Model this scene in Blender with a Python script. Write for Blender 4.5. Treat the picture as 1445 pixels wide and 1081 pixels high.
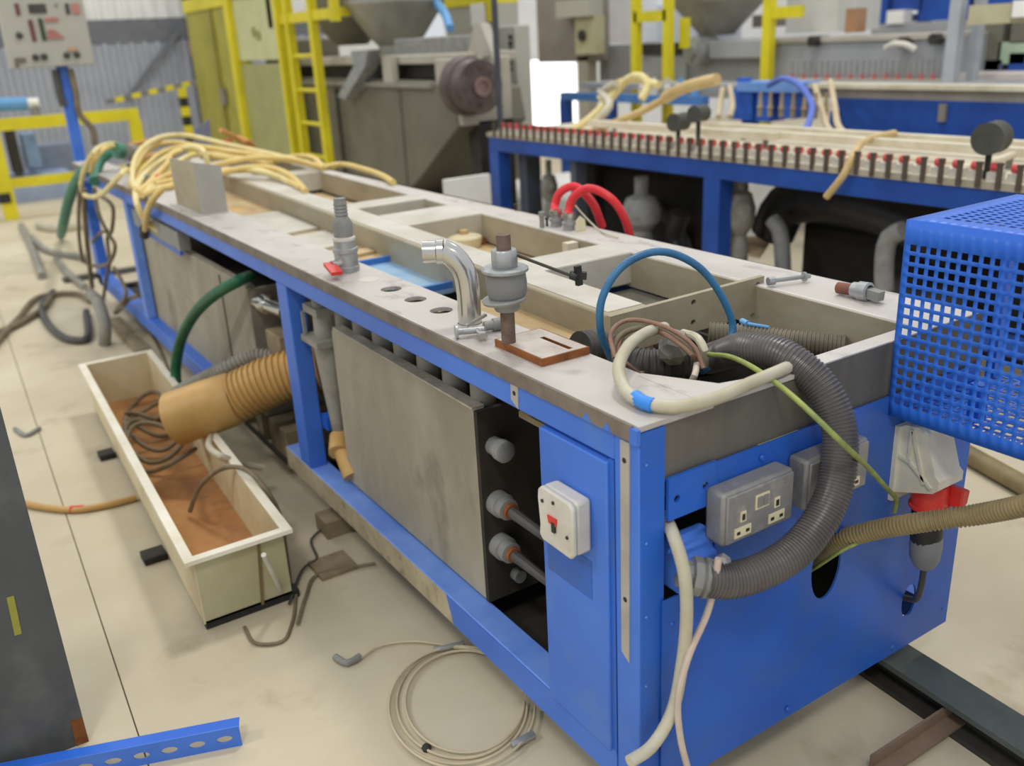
import bpy, math, random
from mathutils import Vector, Matrix, Euler
random.seed(7)
for o in list(bpy.data.objects): bpy.data.objects.remove(o)
S = bpy.context.scene
COL = S.collection
R = math.radians
# ------------------------------------------------------------------ camera, world, lamps, exposure
F_PX, IW, IH = 1293.24, 1445.0, 1081.0
CAM_LOC = Vector((-0.75166, -0.87789, 1.26318))
CAM_ROT = Euler((1.2115612, 0.0495339, -0.5794051), 'XYZ')
cam = bpy.data.cameras.new('camera'); camo = bpy.data.objects.new('camera', cam); COL.objects.link(camo)
camo.location = CAM_LOC; camo.rotation_euler = CAM_ROT
cam.sensor_fit = 'HORIZONTAL'; cam.sensor_width = 36.0; cam.lens = 36.0 * F_PX / IW
cam.clip_start = 0.02; cam.clip_end = 200
cam.dof.use_dof = True; cam.dof.focus_distance = 1.62; cam.dof.aperture_fstop = 2.9
S.camera = camo
w = bpy.data.worlds.new('hall_air'); S.world = w; w.use_nodes = True
w.node_tree.nodes['Background'].inputs[0].default_value = (0.93, 0.96, 1.0, 1)
w.node_tree.nodes['Background'].inputs[1].default_value = 0.78
def lamp(name, loc, power, size, size_y, col=(1, .97, .92)):
    l = bpy.data.lights.new(name, 'AREA'); l.energy = power; l.shape = 'RECTANGLE'; l.size = size; l.size_y = size_y; l.color = col
    o = bpy.data.objects.new(name, l); COL.objects.link(o); o.location = loc
    return o
lamp('unseen_hall_lamp', (2.2, 2.4, 7.2), 175, .8, .8)
lamp('unseen_hall_lamp', (-6.2, 1.4, 6.4), 190, 1.2, 1.2)  # unseen lamp moved far left and lower to brighten the left-facing sides
lamp('unseen_hall_lamp', (2.0, -5.5, 7.2), 45, 1.2, 1.2)
lamp('unseen_hall_lamp', (-3.2, -3.4, 7.0), 195, 1.2, 1.2)  # unseen lamp, power raised to brighten the floor in front
lamp('unseen_hall_lamp', (3.4, 8.5, 7.2), 130, 1.2, 1.2)
lamp('unseen_hall_lamp', (8.0, 4.5, 7.2), 60, 1.2, 1.2)
lamp('unseen_hall_lamp', (-2.6, 9.0, 7.2), 130, 1.2, 1.2)
S.view_settings.view_transform = 'Standard'; S.view_settings.look = 'None'
S.view_settings.exposure = -0.08; S.view_settings.gamma = 1.0; S.view_settings.use_curve_mapping = False
# ------------------------------------------------------------------ helpers
ROTM = CAM_ROT.to_matrix()
def at(px, py, ax, val):
    """point of the room seen at photo pixel (px,py) lying on the plane axis=val (room measured from the photo)"""
    d = ROTM @ Vector(((px - IW/2) / F_PX, -(py - IH/2) / F_PX, -1))
    i = 'xyz'.index(ax); t = (val - CAM_LOC[i]) / d[i]
    return CAM_LOC + d * t
def lin(c):
    f = lambda v: v/12.92 if v <= .04045 else ((v+.055)/1.055)**2.4
    return tuple(f(v/255.0) for v in c) + (1,)
MATS = {}
def mat(name, c1, c2=None, rough=.55, metal=0.0, scale=6, lo=.38, hi=.68, bump=0.0, bscale=60, c3=None, s3=2.0, lo3=.55, hi3=.75, stretch=None, spec=.4, trans=0):
    if name in MATS: return MATS[name]
    m = bpy.data.materials.new(name); m.use_nodes = True; nt = m.node_tree; N = nt.nodes; L = nt.links
    b = N['Principled BSDF']; b.inputs['Roughness'].default_value = rough; b.inputs['Metallic'].default_value = metal
    b.inputs['Specular IOR Level'].default_value = spec
    b.inputs['Base Color'].default_value = lin(c1)
    tc = N.new('ShaderNodeTexCoord'); mp = N.new('ShaderNodeMapping'); L.new(tc.outputs['Object'], mp.inputs[0])
    if stretch: mp.inputs['Scale'].default_value = stretch
    def noise(sc, det=5):
        n = N.new('ShaderNodeTexNoise'); n.inputs['Scale'].default_value = sc; n.inputs['Detail'].default_value = det; n.inputs['Roughness'].default_value = .62
        L.new(mp.outputs[0], n.inputs['Vector']); return n
    def mix(a, bcol, sc, l, h):
        n = noise(sc); r = N.new('ShaderNodeMapRange'); r.inputs['From Min'].default_value = l; r.inputs['From Max'].default_value = h
        L.new(n.outputs['Fac'], r.inputs['Value']); x = N.new('ShaderNodeMix'); x.data_type = 'RGBA'
        L.new(r.outputs[0], x.inputs[0])
        if isinstance(a, tuple): x.inputs[6].default_value = a
        else: L.new(a, x.inputs[6])
        x.inputs[7].default_value = bcol; return x.outputs[2]
    if c2 is not None:
        out = mix(lin(c1), lin(c2), scale, lo, hi)
        if c3 is not None: out = mix(out, lin(c3), s3, lo3, hi3)
        L.new(out, b.inputs['Base Color'])
    if bump:
        n = noise(bscale, 3); bp = N.new('ShaderNodeBump'); bp.inputs['Strength'].default_value = bump; bp.inputs['Distance'].default_value = .004
        L.new(n.outputs['Fac'], bp.inputs['Height']); L.new(bp.outputs[0], b.inputs['Normal'])
    MATS[name] = m; return m
class MB:
    def __init__(s): s.v = []; s.f = []
    def add(s, vs, fs):
        k = len(s.v); s.v += [tuple(v) for v in vs]; s.f += [tuple(i + k for i in f) for f in fs]; return s
    def box(s, x0, x1, y0, y1, z0, z1):
        x0, x1 = min(x0, x1), max(x0, x1); y0, y1 = min(y0, y1), max(y0, y1); z0, z1 = min(z0, z1), max(z0, z1)
        return s.add([(x0,y0,z0),(x1,y0,z0),(x1,y1,z0),(x0,y1,z0),(x0,y0,z1),(x1,y0,z1),(x1,y1,z1),(x0,y1,z1)],
            [(0,3,2,1),(4,5,6,7),(0,1,5,4),(1,2,6,5),(2,3,7,6),(3,0,4,7)])
    def bar(s, p0, p1, w, h, up=(0,0,1)):
        p0, p1 = Vector(p0), Vector(p1); d = (p1-p0).normalized(); a = d.cross(Vector(up))
        if a.length < 1e-4: a = d.cross(Vector((1,0,0)))
        a.normalize(); b = a.cross(d); a = a*w/2; b = b*h/2
        vs = [p + sa*a + sb*b for p in (p0, p1) for sa, sb in ((-1,-1),(1,-1),(1,1),(-1,1))]
        return s.add(vs, [(0,1,2,3),(7,6,5,4),(0,4,5,1),(1,5,6,2),(2,6,7,3),(3,7,4,0)])
    def prism(s, ax, d0, d1, poly):
        """poly in the two other axes (x: (y,z); y: (x,z); z: (x,y)) pushed from d0 to d1 along ax"""
        def P(u, v, d): return {'x': (d,u,v), 'y': (u,d,v), 'z': (u,v,d)}[ax]
        area = sum(poly[i][0]*poly[(i+1)%len(poly)][1]-poly[(i+1)%len(poly)][0]*poly[i][1] for i in range(len(poly)))
        if (area < 0) != (ax == 'y'): poly = poly[::-1]
        n = len(poly); lo, hi = min(d0,d1), max(d0,d1)
        vs = [P(u,v,lo) for u,v in poly] + [P(u,v,hi) for u,v in poly]
        return s.add(vs, [tuple(range(n))[::-1], tuple(range(n, 2*n))] + [(i, (i+1)%n, n+(i+1)%n, n+i) for i in range(n)])
    def frame(s, d):
        d = Vector(d).normalized(); a = d.cross(Vector((0,0,1)))
        if a.length < 1e-3: a = Vector((1,0,0))
        a.normalize(); return d, a, d.cross(a)
    def lathe(s, base, d, prof, n=20):
        d, a, b = s.frame(d); base = Vector(base); k = len(s.v)
        for r, h in prof:
            for i in range(n):
                t = 2*math.pi*i/n; s.v.append(tuple(base + d*h + (a*math.cos(t) + b*math.sin(t))*r))
        m = len(prof)
        for j in range(m-1):
            for i in range(n): s.f.append((k+j*n+i, k+j*n+(i+1)%n, k+(j+1)*n+(i+1)%n, k+(j+1)*n+i))
        if prof[0][0] > 1e-5: s.f.append(tuple(k+i for i in range(n))[::-1])
        if prof[-1][0] > 1e-5: s.f.append(tuple(k+(m-1)*n+i for i in range(n)))
        return s
    def cyl(s, p0, p1, r, r1=None, n=16):
        p0, p1 = Vector(p0), Vector(p1); L = (p1-p0).length
        return s.lathe(p0, p1-p0, [(r, 0), (r if r1 is None else r1, L)], n)
    def tube(s, pts, r, n=10, step=.012, ridge=None, r1=None):
        P = spline([Vector(p) for p in pts], step if not ridge else ridge[0]/4)
        k = len(s.v); up = None; m = len(P); tot = 0
        for j, p in enumerate(P):
            d = (P[min(j+1, m-1)] - P[max(j-1, 0)]).normalized()
            if up is None: up = d.orthogonal().normalized()
            up = (up - d*up.dot(d)).normalized(); b = d.cross(up)
            if j: tot += (P[j]-P[j-1]).length
            rr = r if r1 is None else r + (r1-r)*j/(m-1)
            if ridge: rr += ridge[1]*(1 if j % 4 in (0, 1) else -1)
            for i in range(n):
                t = 2*math.pi*i/n; s.v.append(tuple(p + (up*math.cos(t) + b*math.sin(t))*rr))
        for j in range(m-1):
            for i in range(n): s.f.append((k+j*n+i, k+j*n+(i+1)%n, k+(j+1)*n+(i+1)%n, k+(j+1)*n+i))
        s.f.append(tuple(k+i for i in range(n))[::-1]); s.f.append(tuple(k+(m-1)*n+i for i in range(n)))
        return s
    def holed(s, ax, d0, d1, cells, n=28):
        """sheet between d0 and d1 made of cells (u0,u1,v0,v1,hole) with hole None or (cu,cv,ru,rv)"""
        def P(u, v, d): return {'x': (d,u,v), 'y': (u,d,v), 'z': (u,v,d)}[ax]
        for u0, u1, v0, v1, hole in cells:
            if hole is None:
                s.prism(ax, d0, d1, [(u0,v0),(u1,v0),(u1,v1),(u0,v1)]); continue
            cu, cv, ru, rv = hole
            ang = [2*math.pi*i/n for i in range(n)] + [math.atan2(v-cv, u-cu) % (2*math.pi) for u in (u0,u1) for v in (v0,v1)]
            ang = sorted(set(round(a, 6) for a in ang)); outer = []; inner = []
            for a in ang:
                c, si = math.cos(a), math.sin(a)
                ts = []
                if c > 1e-9: ts.append((u1-cu)/c)
                if c < -1e-9: ts.append((u0-cu)/c)
                if si > 1e-9: ts.append((v1-cv)/si)
                if si < -1e-9: ts.append((v0-cv)/si)
                t = min(ts); outer.append((cu+c*t, cv+si*t)); inner.append((cu+c*ru, cv+si*rv))
            m = len(ang); k = len(s.v); flip = (ax == 'y')
            lo, hi = min(d0,d1), max(d0,d1)
            for ring, d in ((outer,lo),(inner,lo),(outer,hi),(inner,hi)): s.v += [P(u,v,d) for u,v in ring]
            for i in range(m):
                j = (i+1) % m
                q = [(k+i, k+m+i, k+m+j, k+j), (k+2*m+i, k+2*m+j, k+3*m+j, k+3*m+i), (k+m+i, k+3*m+i, k+3*m+j, k+m+j), (k+i, k+j, k+2*m+j, k+2*m+i)]
                s.f += [x[::-1] for x in q] if flip else q
        return s
    def build(s, name, m, parent=None, origin=None, bevel=0, smooth=35):
        if origin is None:
            if parent is not None: origin = Vector(parent['o'])
            else:
                xs, ys, zs = zip(*s.v); origin = Vector(((min(xs)+max(xs))/2, (min(ys)+max(ys))/2, min(zs)))
        origin = Vector(origin)
        me = bpy.data.meshes.new(name); me.from_pydata([Vector(v)-origin for v in s.v], [], s.f)
        me.polygons.foreach_set('use_smooth', [True]*len(me.polygons)); me.set_sharp_from_angle(angle=R(smooth))
        me.materials.append(m); me.update()
        o = bpy.data.objects.new(name, me); COL.objects.link(o); o['o'] = tuple(origin)
        if parent is not None: o.parent = parent
        else: o.location = origin
        if bevel:
            b = o.modifiers.new('bevel', 'BEVEL'); b.width = bevel; b.segments = 2; b.limit_method = 'ANGLE'; b.angle_limit = R(40); b.harden_normals = False
        return o
def spline(P, step):
    out = []
    for i in range(len(P)-1):
        p0 = P[i-1] if i else P[0]*2-P[1]; p1, p2 = P[i], P[i+1]; p3 = P[i+2] if i+2 < len(P) else P[-1]*2-P[-2]
        n = max(2, int((p2-p1).length/step))
        # centripetal Catmull-Rom
        t1 = max((p1-p0).length, 1e-5)**.5; t2 = t1 + max((p2-p1).length, 1e-5)**.5; t3 = t2 + max((p3-p2).length, 1e-5)**.5
        for j in range(n):
            t = t1 + (t2-t1)*j/n
            a1 = p0*((t1-t)/t1) + p1*(t/t1); a2 = p1*((t2-t)/(t2-t1)) + p2*((t-t1)/(t2-t1)); a3 = p2*((t3-t)/(t3-t2)) + p3*((t-t2)/(t3-t2))
            b1 = a1*((t2-t)/t2) + a2*(t/t2); b2 = a2*((t3-t)/(t3-t1)) + a3*((t-t1)/(t3-t1))
            out.append(b1*((t2-t)/(t2-t1)) + b2*((t-t1)/(t2-t1)))
    out.append(P[-1].copy()); return out
def tag(o, label, cat, group=None, kind=None):
    o['label'] = label; o['category'] = cat
    if group: o['group'] = group
    if kind: o['kind'] = kind
    return o
def thing(name, label, cat, loc, group=None):
    o = bpy.data.objects.new(name, None); COL.objects.link(o); o.location = loc; o['o'] = tuple(loc); o.empty_display_size = .05
    return tag(o, label, cat, group)
def struct(name, mb, m, **k):
    o = mb.build(name, m, **k); o['kind'] = 'structure'; return o
def single(name, mb, m, label, cat, group=None, **k): return tag(mb.build(name, m, **k), label, cat, group)
def dup(root, delta, label=None, group=None):
    r = root.copy(); COL.objects.link(r); r.location = root.location + Vector(delta)
    if label: r['label'] = label
    if group: r['group'] = group
    for ch in list(root.children):
        c = ch.copy(); COL.objects.link(c); c.parent = r
        for g in list(ch.children):
            d = g.copy(); COL.objects.link(d); d.parent = c
    return r
def dup_part(p, delta, parent):
    c = p.copy(); COL.objects.link(c); c.parent = parent; c.location = p.location + Vector(delta)
    for g in list(p.children):
        d = g.copy(); COL.objects.link(d); d.parent = c
    return c
def hose(name, pts, r, m, label, group=None, cat='hose', **k):
    return single(name, MB().tube(pts, r, **k), m, label, cat, group)
def pp(ax, *q): return [at(a, b, ax, v) for a, b, v in q]
# ------------------------------------------------------------------ materials
BLUE = mat('blue_paint', (72,122,216), (62,106,198), .42, 0, 3, .35, .7, .05, 90, (86,128,196), 7, .56, .8)
BLUED = mat('end_panel_blue_paint', (40,102,202), (34,86,180), .4, 0, 3, .35, .7, .08, 120, (62,98,164), 4, .46, .72)
BLUEL = mat('dusty_blue_paint', (120,156,226), (92,132,214), .5, 0, 8, .35, .7)
BLUEM = mat('mesh_blue_paint', (40,98,202), (46,108,212), .38, 0, 4)
BLUEB = mat('bench_blue_paint', (38,84,170), (30,66,142), .45, 0, 3)
PRIMER = mat('grey_primer', (176,170,160), (160,154,144), .7, 0, 14)
CREAMP = mat('bare_cream_paint', (186,174,146), (160,148,122), .7, 0, 12, c3=(134,118,90), s3=25)
TOP = mat('worn_steel_top', (204,199,192), (184,178,170), .5, .25, 4, .35, .7, .05, 120, (156,150,144), 14, .58, .72, (1,.5,1))
EDGE = mat('dirty_steel_edge', (132,122,110), (112,100,88), .65, .1, 18)
BEAM = mat('dull_steel_beam', (172,162,138), (150,140,116), .6, .08, 9, .35, .7, .08, 80, (178,174,160), 3, .55, .75, (1,.4,1))
BEAMT = mat('steel_beam_top', (206,202,190), (186,180,166), .5, .25, 6)
ENDST = mat('grimy_end_steel', (112,108,98), (92,88,78), .6, .25, 9, .35, .7, .1, 120, (134,128,114), 40, .66, .8, (1,1,.3))
SLAB = mat('dusty_grey_slab', (172,164,146), (146,138,120), .85, 0, 5, .35, .7, .2, 90, (92,90,82), 3.5, .58, .74, (1,1,.5))
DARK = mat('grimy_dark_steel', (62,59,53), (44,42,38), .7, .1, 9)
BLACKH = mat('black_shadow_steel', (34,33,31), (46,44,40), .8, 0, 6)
RUST = mat('rusty_steel', (150,92,48), (112,66,36), .85, .1, 26, bump=.3, bscale=150)
RUSTG = mat('grey_rust_rod', (120,102,92), (98,78,66), .65, .3, 40, bump=.1)
BOARD = mat('stained_tan_board', (204,182,140), (168,142,100), .7, 0, 5, .35, .68, 0, 60, (214,170,92), 7, .58, .75, (1,.5,1))
GALV = mat('galvanised_steel', (176,178,178), (150,152,152), .4, .55, 22)
CHROME = mat('chrome', (205,204,200), (188,186,180), .2, .9, 10)
GREY = mat('grey_cast_iron', (150,150,146), (128,128,124), .6, .2, 20)
GREYP = mat('grey_plastic_pipe', (150,148,138), (126,122,110), .6, 0, 12)
YEL = mat('yellow_tube', (226,202,130), (212,180,100), .4, 0, 9, .35, .7, spec=.5)
YELL = mat('pale_yellow_tube', (230,216,158), (214,194,126), .4, 0, 9)
ORANGE = mat('orange_tube', (206,150,84), (190,132,70), .45, 0, 9)
CABLE = mat('grey_brown_cable', (132,118,92), (104,92,72), .6, 0, 14)
GREEN = mat('green_hose', (28,104,66), (20,82,52), .45, 0, 20, spec=.5)
GREENF = mat('pale_green_hose', (76,136,112), (56,112,88), .5, 0, 14)
BHOSE = mat('blue_hose', (56,118,160), (42,92,132), .4, 0, 10, spec=.5)
WHOSE = mat('dirty_white_hose', (198,193,172), (178,169,142), .45, 0, 10)
PINKC = mat('pinkish_cable', (206,192,178), (188,168,154), .5, 0, 10)
BROWNC = mat('brown_cable', (150,116,96), (126,96,78), .55, 0, 20)
BLACKC = mat('black_corrugated', (98,94,92), (80,76,74), .34, .15, 12, spec=.6)
BLKH = mat('black_rubber', (44,43,42), (34,33,32), .4, 0, 12)
DUCTG = mat('grey_flexible_duct', (124,116,98), (98,92,78), .6, 0, 14)
DUCTD = mat('dark_flexible_duct', (84,82,78), (62,60,58), .55, 0, 14)
TAN = mat('tan_duct', (206,166,100), (186,146,84), .45, 0, 6)
TANH = mat('tan_ribbed_hose', (148,132,92), (118,104,74), .5, 0, 9)
GRYEL = mat('green_yellow_wire', (152,164,84), (120,132,76), .5, 0, 30)
BTAPE = mat('blue_tape', (60,140,226), (50,126,214), .4)
WHITEP = mat('white_plastic', (216,212,200), (198,192,178), .5, 0, 12, c3=(170,160,144), s3=20, lo3=.62, hi3=.8)
SOCK = mat('grey_metal_clad', (150,148,146), (130,128,126), .5, .3, 12, c3=(172,166,156), s3=30)
IVORY = mat('ivory_plastic', (224,214,178), (206,194,156), .5)
RED = mat('red_plastic', (216,60,52), (196,48,44), .4)
REDH = mat('red_rubber_hose', (222,52,58), (204,42,50), .4, 0, 12)
BLK = mat('black_plastic', (34,34,34), (46,45,44), .5, 0, 30)
CREAM = mat('cream_trough_paint', (224,212,178), (204,188,148), .6, 0, 5, .35, .7, 0, 60, (170,146,104), 9, .62, .8)
CREAMG = mat('greenish_cream_panel', (190,184,150), (172,164,128), .6, 0, 4)
TANT = mat('tan_tube', (208,182,126), (188,160,104), .45, 0, 8)
RUSTBED = mat('rust_sediment', (190,140,88), (158,108,64), .9, 0, 5, .35, .7, .3, 60, (140,104,76), 4)
CONC = mat('sandy_concrete', (206,196,170), (190,176,148), .8, 0, 1.3, .35, .7, .08, 40, (156,136,108), 3.5, .58, .82)
BLOCK = mat('dusty_metal_block', (152,136,108), (122,108,84), .8, 0, 12)
SLATE = mat('dark_grey_steel', (92,94,96), (72,74,76), .6, .1, 2.5, .3, .75, 0, 60, (112,112,110), 4)
YELP = mat('yellow_paint', (226,212,40), (206,192,36), .45, 0, 4)
YELO = mat('olive_yellow_panel', (170,164,72), (152,146,60), .6, 0, 3)
CLAD = mat('grey_wall_cladding', (168,172,180), (156,160,168), .5, .1, 2)
CLADD = mat('dark_grey_strip', (112,114,118), (100,102,106), .6)  # plain darker grey of the wall's horizontal strip and diagonal bar
CLADW = mat('white_wall_cladding', (226,226,222), (216,216,212), .55)
WALLW = mat('white_wall', (232,233,234), (224,225,226), .8)
PANELC = mat('beige_cabinet_paint', (178,176,164), (168,166,152), .55, 0, 2)
EXTR = mat('grey_green_machine_paint', (116,112,98), (100,97,84), .55, .05, 2.5)
EXTL = mat('pale_machine_paint', (182,176,162), (164,158,142), .55, .05, 4)
EXT2 = mat('cool_grey_machine_paint', (164,166,168), (150,152,154), .55, .05, 3)
HOP = mat('hopper_steel', (158,156,146), (138,136,124), .4, .4, 4)
BROWN = mat('brown_grey_cabinet', (142,134,126), (128,120,112), .6, 0, 3)
PIPED = mat('dark_barrel', (104,92,88), (82,72,70), .45, .4, 12)
PAPER = mat('white_paper', (240,238,232), (230,228,220), .8)
HAZK = mat('hazard_black', (40,38,30))
CEEW = mat('cream_white_plastic', (224,220,202), (206,200,178), .5, 0, 14)
BEIGE = mat('beige_steel_rail', (222,214,192), (200,190,164), .5, .1, 6)
SKYB = mat('sky_blue_plastic', (110,166,214), (96,150,202), .5)
TRAY = mat('pale_blue_tray', (150,184,212), (124,162,200), .45, .1, 8, c3=(176,180,176), s3=6)
# ================================================================== THE PLACE: floor, wall, column
FX0, FX1, FY0, FY1 = -4.5, 14.0, -3.2, 13.0
fl = MB()
jx = lambda y: -.62 + .03*(y-1)                      # joint between the two pours
fl.prism('z', -.1, 0, [(FX0,FY0), (jx(FY0)-.0015,FY0), (jx(FY1)-.0015,FY1), (FX0,FY1)])
fl.prism('z', -.1, 0, [(jx(FY0)+.0015,FY0), (FX1,FY0), (FX1,FY1), (jx(FY1)+.0015,FY1)])
floor = struct('floor', fl, CONC, origin=(0,0,0))
j = MB().prism('z', -.1, -.006, [(jx(FY0)-.006,FY0), (jx(FY0)+.006,FY0), (jx(FY1)+.006,FY1), (jx(FY1)-.006,FY1)]).build('joint_filler', CABLE, floor)
# back wall of ribbed sheets
WY = 12.0
def ribbed(x0, x1, z0, z1, y, m, pitch=.16):
    vs = []; n = int((x1-x0)/pitch)
    prof = []
    for i in range(n):
        a = x0 + i*pitch; prof += [(a, 0), (a+.09, 0), (a+.105, -.035), (a+.145, -.035)]
    prof.append((x0+n*pitch, 0))
    mb = MB(); mb.add([(x, y+d, z) for x, d in prof for z in (z0, z1)], [(2*i, 2*i+1, 2*i+3, 2*i+2) for i in range(len(prof)-1)])
    return mb
wall = struct('wall_back', MB().box(-4.5, 5.9, WY+.05, WY+.2, 0, 4.2), CLADW, origin=(0, WY, 0))
for k in range(8):
    x0 = -4.4 + k*1.12
    ribbed(x0, x0+1.12, 0, 1.46, WY, CLAD).build('sheet', CLAD, wall)
    ribbed(x0, x0+1.12, 1.73, 4.2, WY, CLADW).build('sheet', CLADW, wall)
MB().box(-4.4, 4.56, WY-.02, WY+.04, 1.46, 1.73).build('girt', CLADD, wall)
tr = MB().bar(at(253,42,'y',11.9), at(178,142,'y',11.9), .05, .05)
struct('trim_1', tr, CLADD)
c0, c1 = at(263,10,'y',11.6), at(277,180,'y',11.6)
col = MB(); X = 2.72
for a in (0, .15): col.box(X-.09, X+.09, 11.5+a, 11.515+a, 0, 4.2)
col.box(X-.006, X+.006, 11.5, 11.66, 0, 4.2)
struct('trim_2', col, mat('blue_grey_column_paint', (124,132,152), (112,120,140), .55))
# white wall at right and the bright open doorway in it
W2 = 9.6
wr = MB(); bx0, bx1, bz1 = at(733,85,'y',W2).x, at(818,85,'y',W2).x, at(770,84,'y',W2).z
wr.holed('y', W2, W2+.15, [(5.2,bx0,0,4.2,None), (bx0,bx1,bz1,4.2,None), (bx1,14,0,4.2,None)])
struct('wall_right', wr, WALLW, origin=(8, W2, 0))
sk = bpy.data.materials.new('daylight_in_doorway'); sk.use_nodes = True
e = sk.node_tree.nodes['Principled BSDF']; e.inputs['Base Color'].default_value = (1,1,1,1); e.inputs['Emission Color'].default_value = (.95,.98,1,1); e.inputs['Emission Strength'].default_value = 1.6
struct('window_1', MB().box(bx0, bx1, W2+.1, W2+.12, 0, bz1), sk)

# ================================================================== THE LONG MACHINE
T = .76; TOPL = 4.65
mc = thing('cooling_bench', 'long blue steel cooling bench with open grey ladder frame on top, across the middle', 'machine', (.4, 2.3, 0))
def part(name, mb, m, p=mc, label=None, **k):
    o = mb.build(name, m, p, **k)
    if label: o['label'] = label
    return o
HOLES = [.587, .70, .812, .928]
cells = []; y = 0
cells.append((0,.14,0,.3,None)); cells.append((0,.14,.3,.53,None))
e = [.53, .6435, .756, .87, .985]
for i, h in enumerate(HOLES): cells.append((0,.14,e[i],e[i+1],(.081,h,.0235,.0235)))
cells += [(0,.14,.985,2.0,None), (0,.14,2.0,3.2,None), (0,.14,3.2,TOPL,None)]
part('left_top_plate', MB().holed('z', T-.008, T, cells), TOP)
part('plate_edge', MB().box(-.004, -.0005, .012, TOPL, T-.026, T-.001).box(-.0005, .004, .012, TOPL, T-.026, T-.009), EDGE)
part('blue_corner_tab', MB().box(-.0055, .001, -.002, .014, T-.027, T-.004), BLUE)
xi = lambda y: .69 + .038*(y-.9)            # inner line of the right plate
xl = lambda y: .305 + .042*(y-.5)           # outer line of the left beam
xm = lambda y: xl(y) + .105
part('right_top_plate', MB().prism('z', .672, T, [(xi(.03),.03), (.817,.03), (.817,TOPL), (xi(TOPL),TOPL)]), TOP, bevel=.004)
part('inner_wall', MB().prism('z', .673, T-.004, [(xi(.034)-.003,.034), (xi(.034)+.002,.034), (xi(TOPL-.1)+.002,TOPL-.1), (xi(TOPL-.1)-.003,TOPL-.1)]), BEAM)
part('right_side_rail', MB().box(.772, .815, .02, TOPL, .56, .672), BLUE)
part('left_beam', MB().prism('z', .672, T, [(xl(.43),.43), (xm(.43),.43), (xm(TOPL-.4),TOPL-.4), (xl(TOPL-.4),TOPL-.4)]), BEAM, bevel=.005)
part('beam_cap', MB().prism('z', T, T+.0015, [(xl(.46)+.012,.46), (xm(.46)-.006,.46), (xm(4.2)-.006,4.2), (xl(4.2)+.012,4.2)]), BEAMT)
for a, b in ((.83,.955), (1.58,1.80), (1.985,2.10), (3.03,3.16), (3.75,3.9)):
    part('crossbar', MB().prism('z', .68, T+.001, [(xm(a)-.004,a), (xi(a)+.004,a), (xi(b)+.004,b), (xm(b)-.004,b)]), BEAMT, bevel=.004)
# perforated bracket plate across the pit
bk0, bk1 = Vector((.297,.43)), Vector((.692,.410)); L = (bk1-bk0).length; ux = (bk1-bk0)/L
bc = []
hs = [(.022,.062), (.205,.066), (.205,.022), (.378,.066), (.378,.022)]
us = [0, .05, .17, .24, .36, L]
for i in range(5):
    u0, u1 = us[i], us[i+1]
    h = [q for q in hs if u0 < q[0] < u1]
    if not h: bc.append((u0,u1,0,.083,None))
    elif len(h) == 1: bc.append((u0,u1,0,.083,(h[0][0],h[0][1],.0062,.0062)))
    else: bc += [(u0,u1,0,.041,(h[1][0],h[1][1],.0062,.0062)), (u0,u1,.041,.083,(h[0][0],h[0][1],.0062,.0062))]
m_ = MB().holed('y', 0, .012, bc, n=14)
m_.v = [(bk0.x + ux.x*u - ux.y*d, bk0.y + ux.y*u + ux.x*d, .679+.021*u/L+v*(1-.1*u/L)) for u, d, v in m_.v]
part('bracket_plate', m_, BEAM)
for u, v in hs: part('bracket_hole', MB().cyl((bk0.x+ux.x*u-ux.y*.0105, bk0.y+ux.y*u+ux.x*.0105, .679+.021*u/L+v*(1-.1*u/L)), (bk0.x+ux.x*u-ux.y*.0115, bk0.y+ux.y*u+ux.x*.0115, .679+.021*u/L+v*(1-.1*u/L)), .0061, n=12), BLK)
# end wall of the tray, pit floor and walls
part('end_wall', MB().prism('y', .004, .034, [(.046,.66), (.815,.66), (.815,T), (.36,T), (.335,T-.01), (.046,T-.001)]), ENDST)
part('end_wall_lip', MB().prism('z', T, T+.0025, [(.37,.003), (.815,.003), (.815,.036), (.385,.036)]), TOP)
part('corner_plate', MB().prism('z', T-.007, T+.0005, [(.13,.003), (.335,.003), (.335,.016), (.20,.05), (.142,.16), (.13,.16)]), TOP)
part('pit_floor', MB().box(.1, .8, .03, .46, .60, .612), BLOCK)
part('pit_side', MB().box(.134, .14, .03, .46, .612, .752), ENDST)
part('channel_floor', MB().prism('z', .69, .70, [(.14,.29), (xl(.29),.29), (xl(.9),.9), (.14,.9)]), BOARD)
part('channel_floor', MB().prism('z', .66, .69, [(.14,1.52), (xl(1.52),1.52), (xl(3.6),3.6), (.14,3.6)]), BOARD)
for a, b in ((1.55,1.62), (1.72,1.98), (2.04,2.5)):
    part('loose_board', MB().prism('z', .69, .70, [(.142,a), (xl(a)-.004,a+.04), (xl(b)-.004,b+.03), (.142,b)]), BOARD if b < 1.9 else BEAMT)
tr_ = part('blue_tray', MB().box(.142, .36, 1.1, 1.5, .672, .684), TRAY)
for yy in (1.1, 1.488): part('tray_edge', MB().box(.142, .36, yy, yy+.012, .684, .70), mat('tray_edge_blue', (60,116,190), (80,132,196), .5))
MB().bar((.16,1.48,.694), (.22,1.12,.694), .03, .012).build('tray_strip', mat('light_blue_strip', (164,196,226), (140,178,214), .5), mc)
for a, b, mm in ((.47,.83,ENDST), (.955,1.58,RUST), (1.80,1.985,BEAM), (2.10,3.03,RUST), (3.16,3.75,BEAM)):
    part('opening_floor', MB().prism('z', .655, .668, [(xm(a),a), (xi(a),a), (xi(b),b), (xm(b),b)]), BOARD if mm is RUST else mm)
part('rust_lip', MB().box(xm(1.5)+.01, xi(1.5)-.01, 1.545, 1.58, .668, .69), RUST)
part('pocket_strip', MB().box(.655, .69, 1.05, 1.075, .668, .752), BEIGE)
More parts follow.
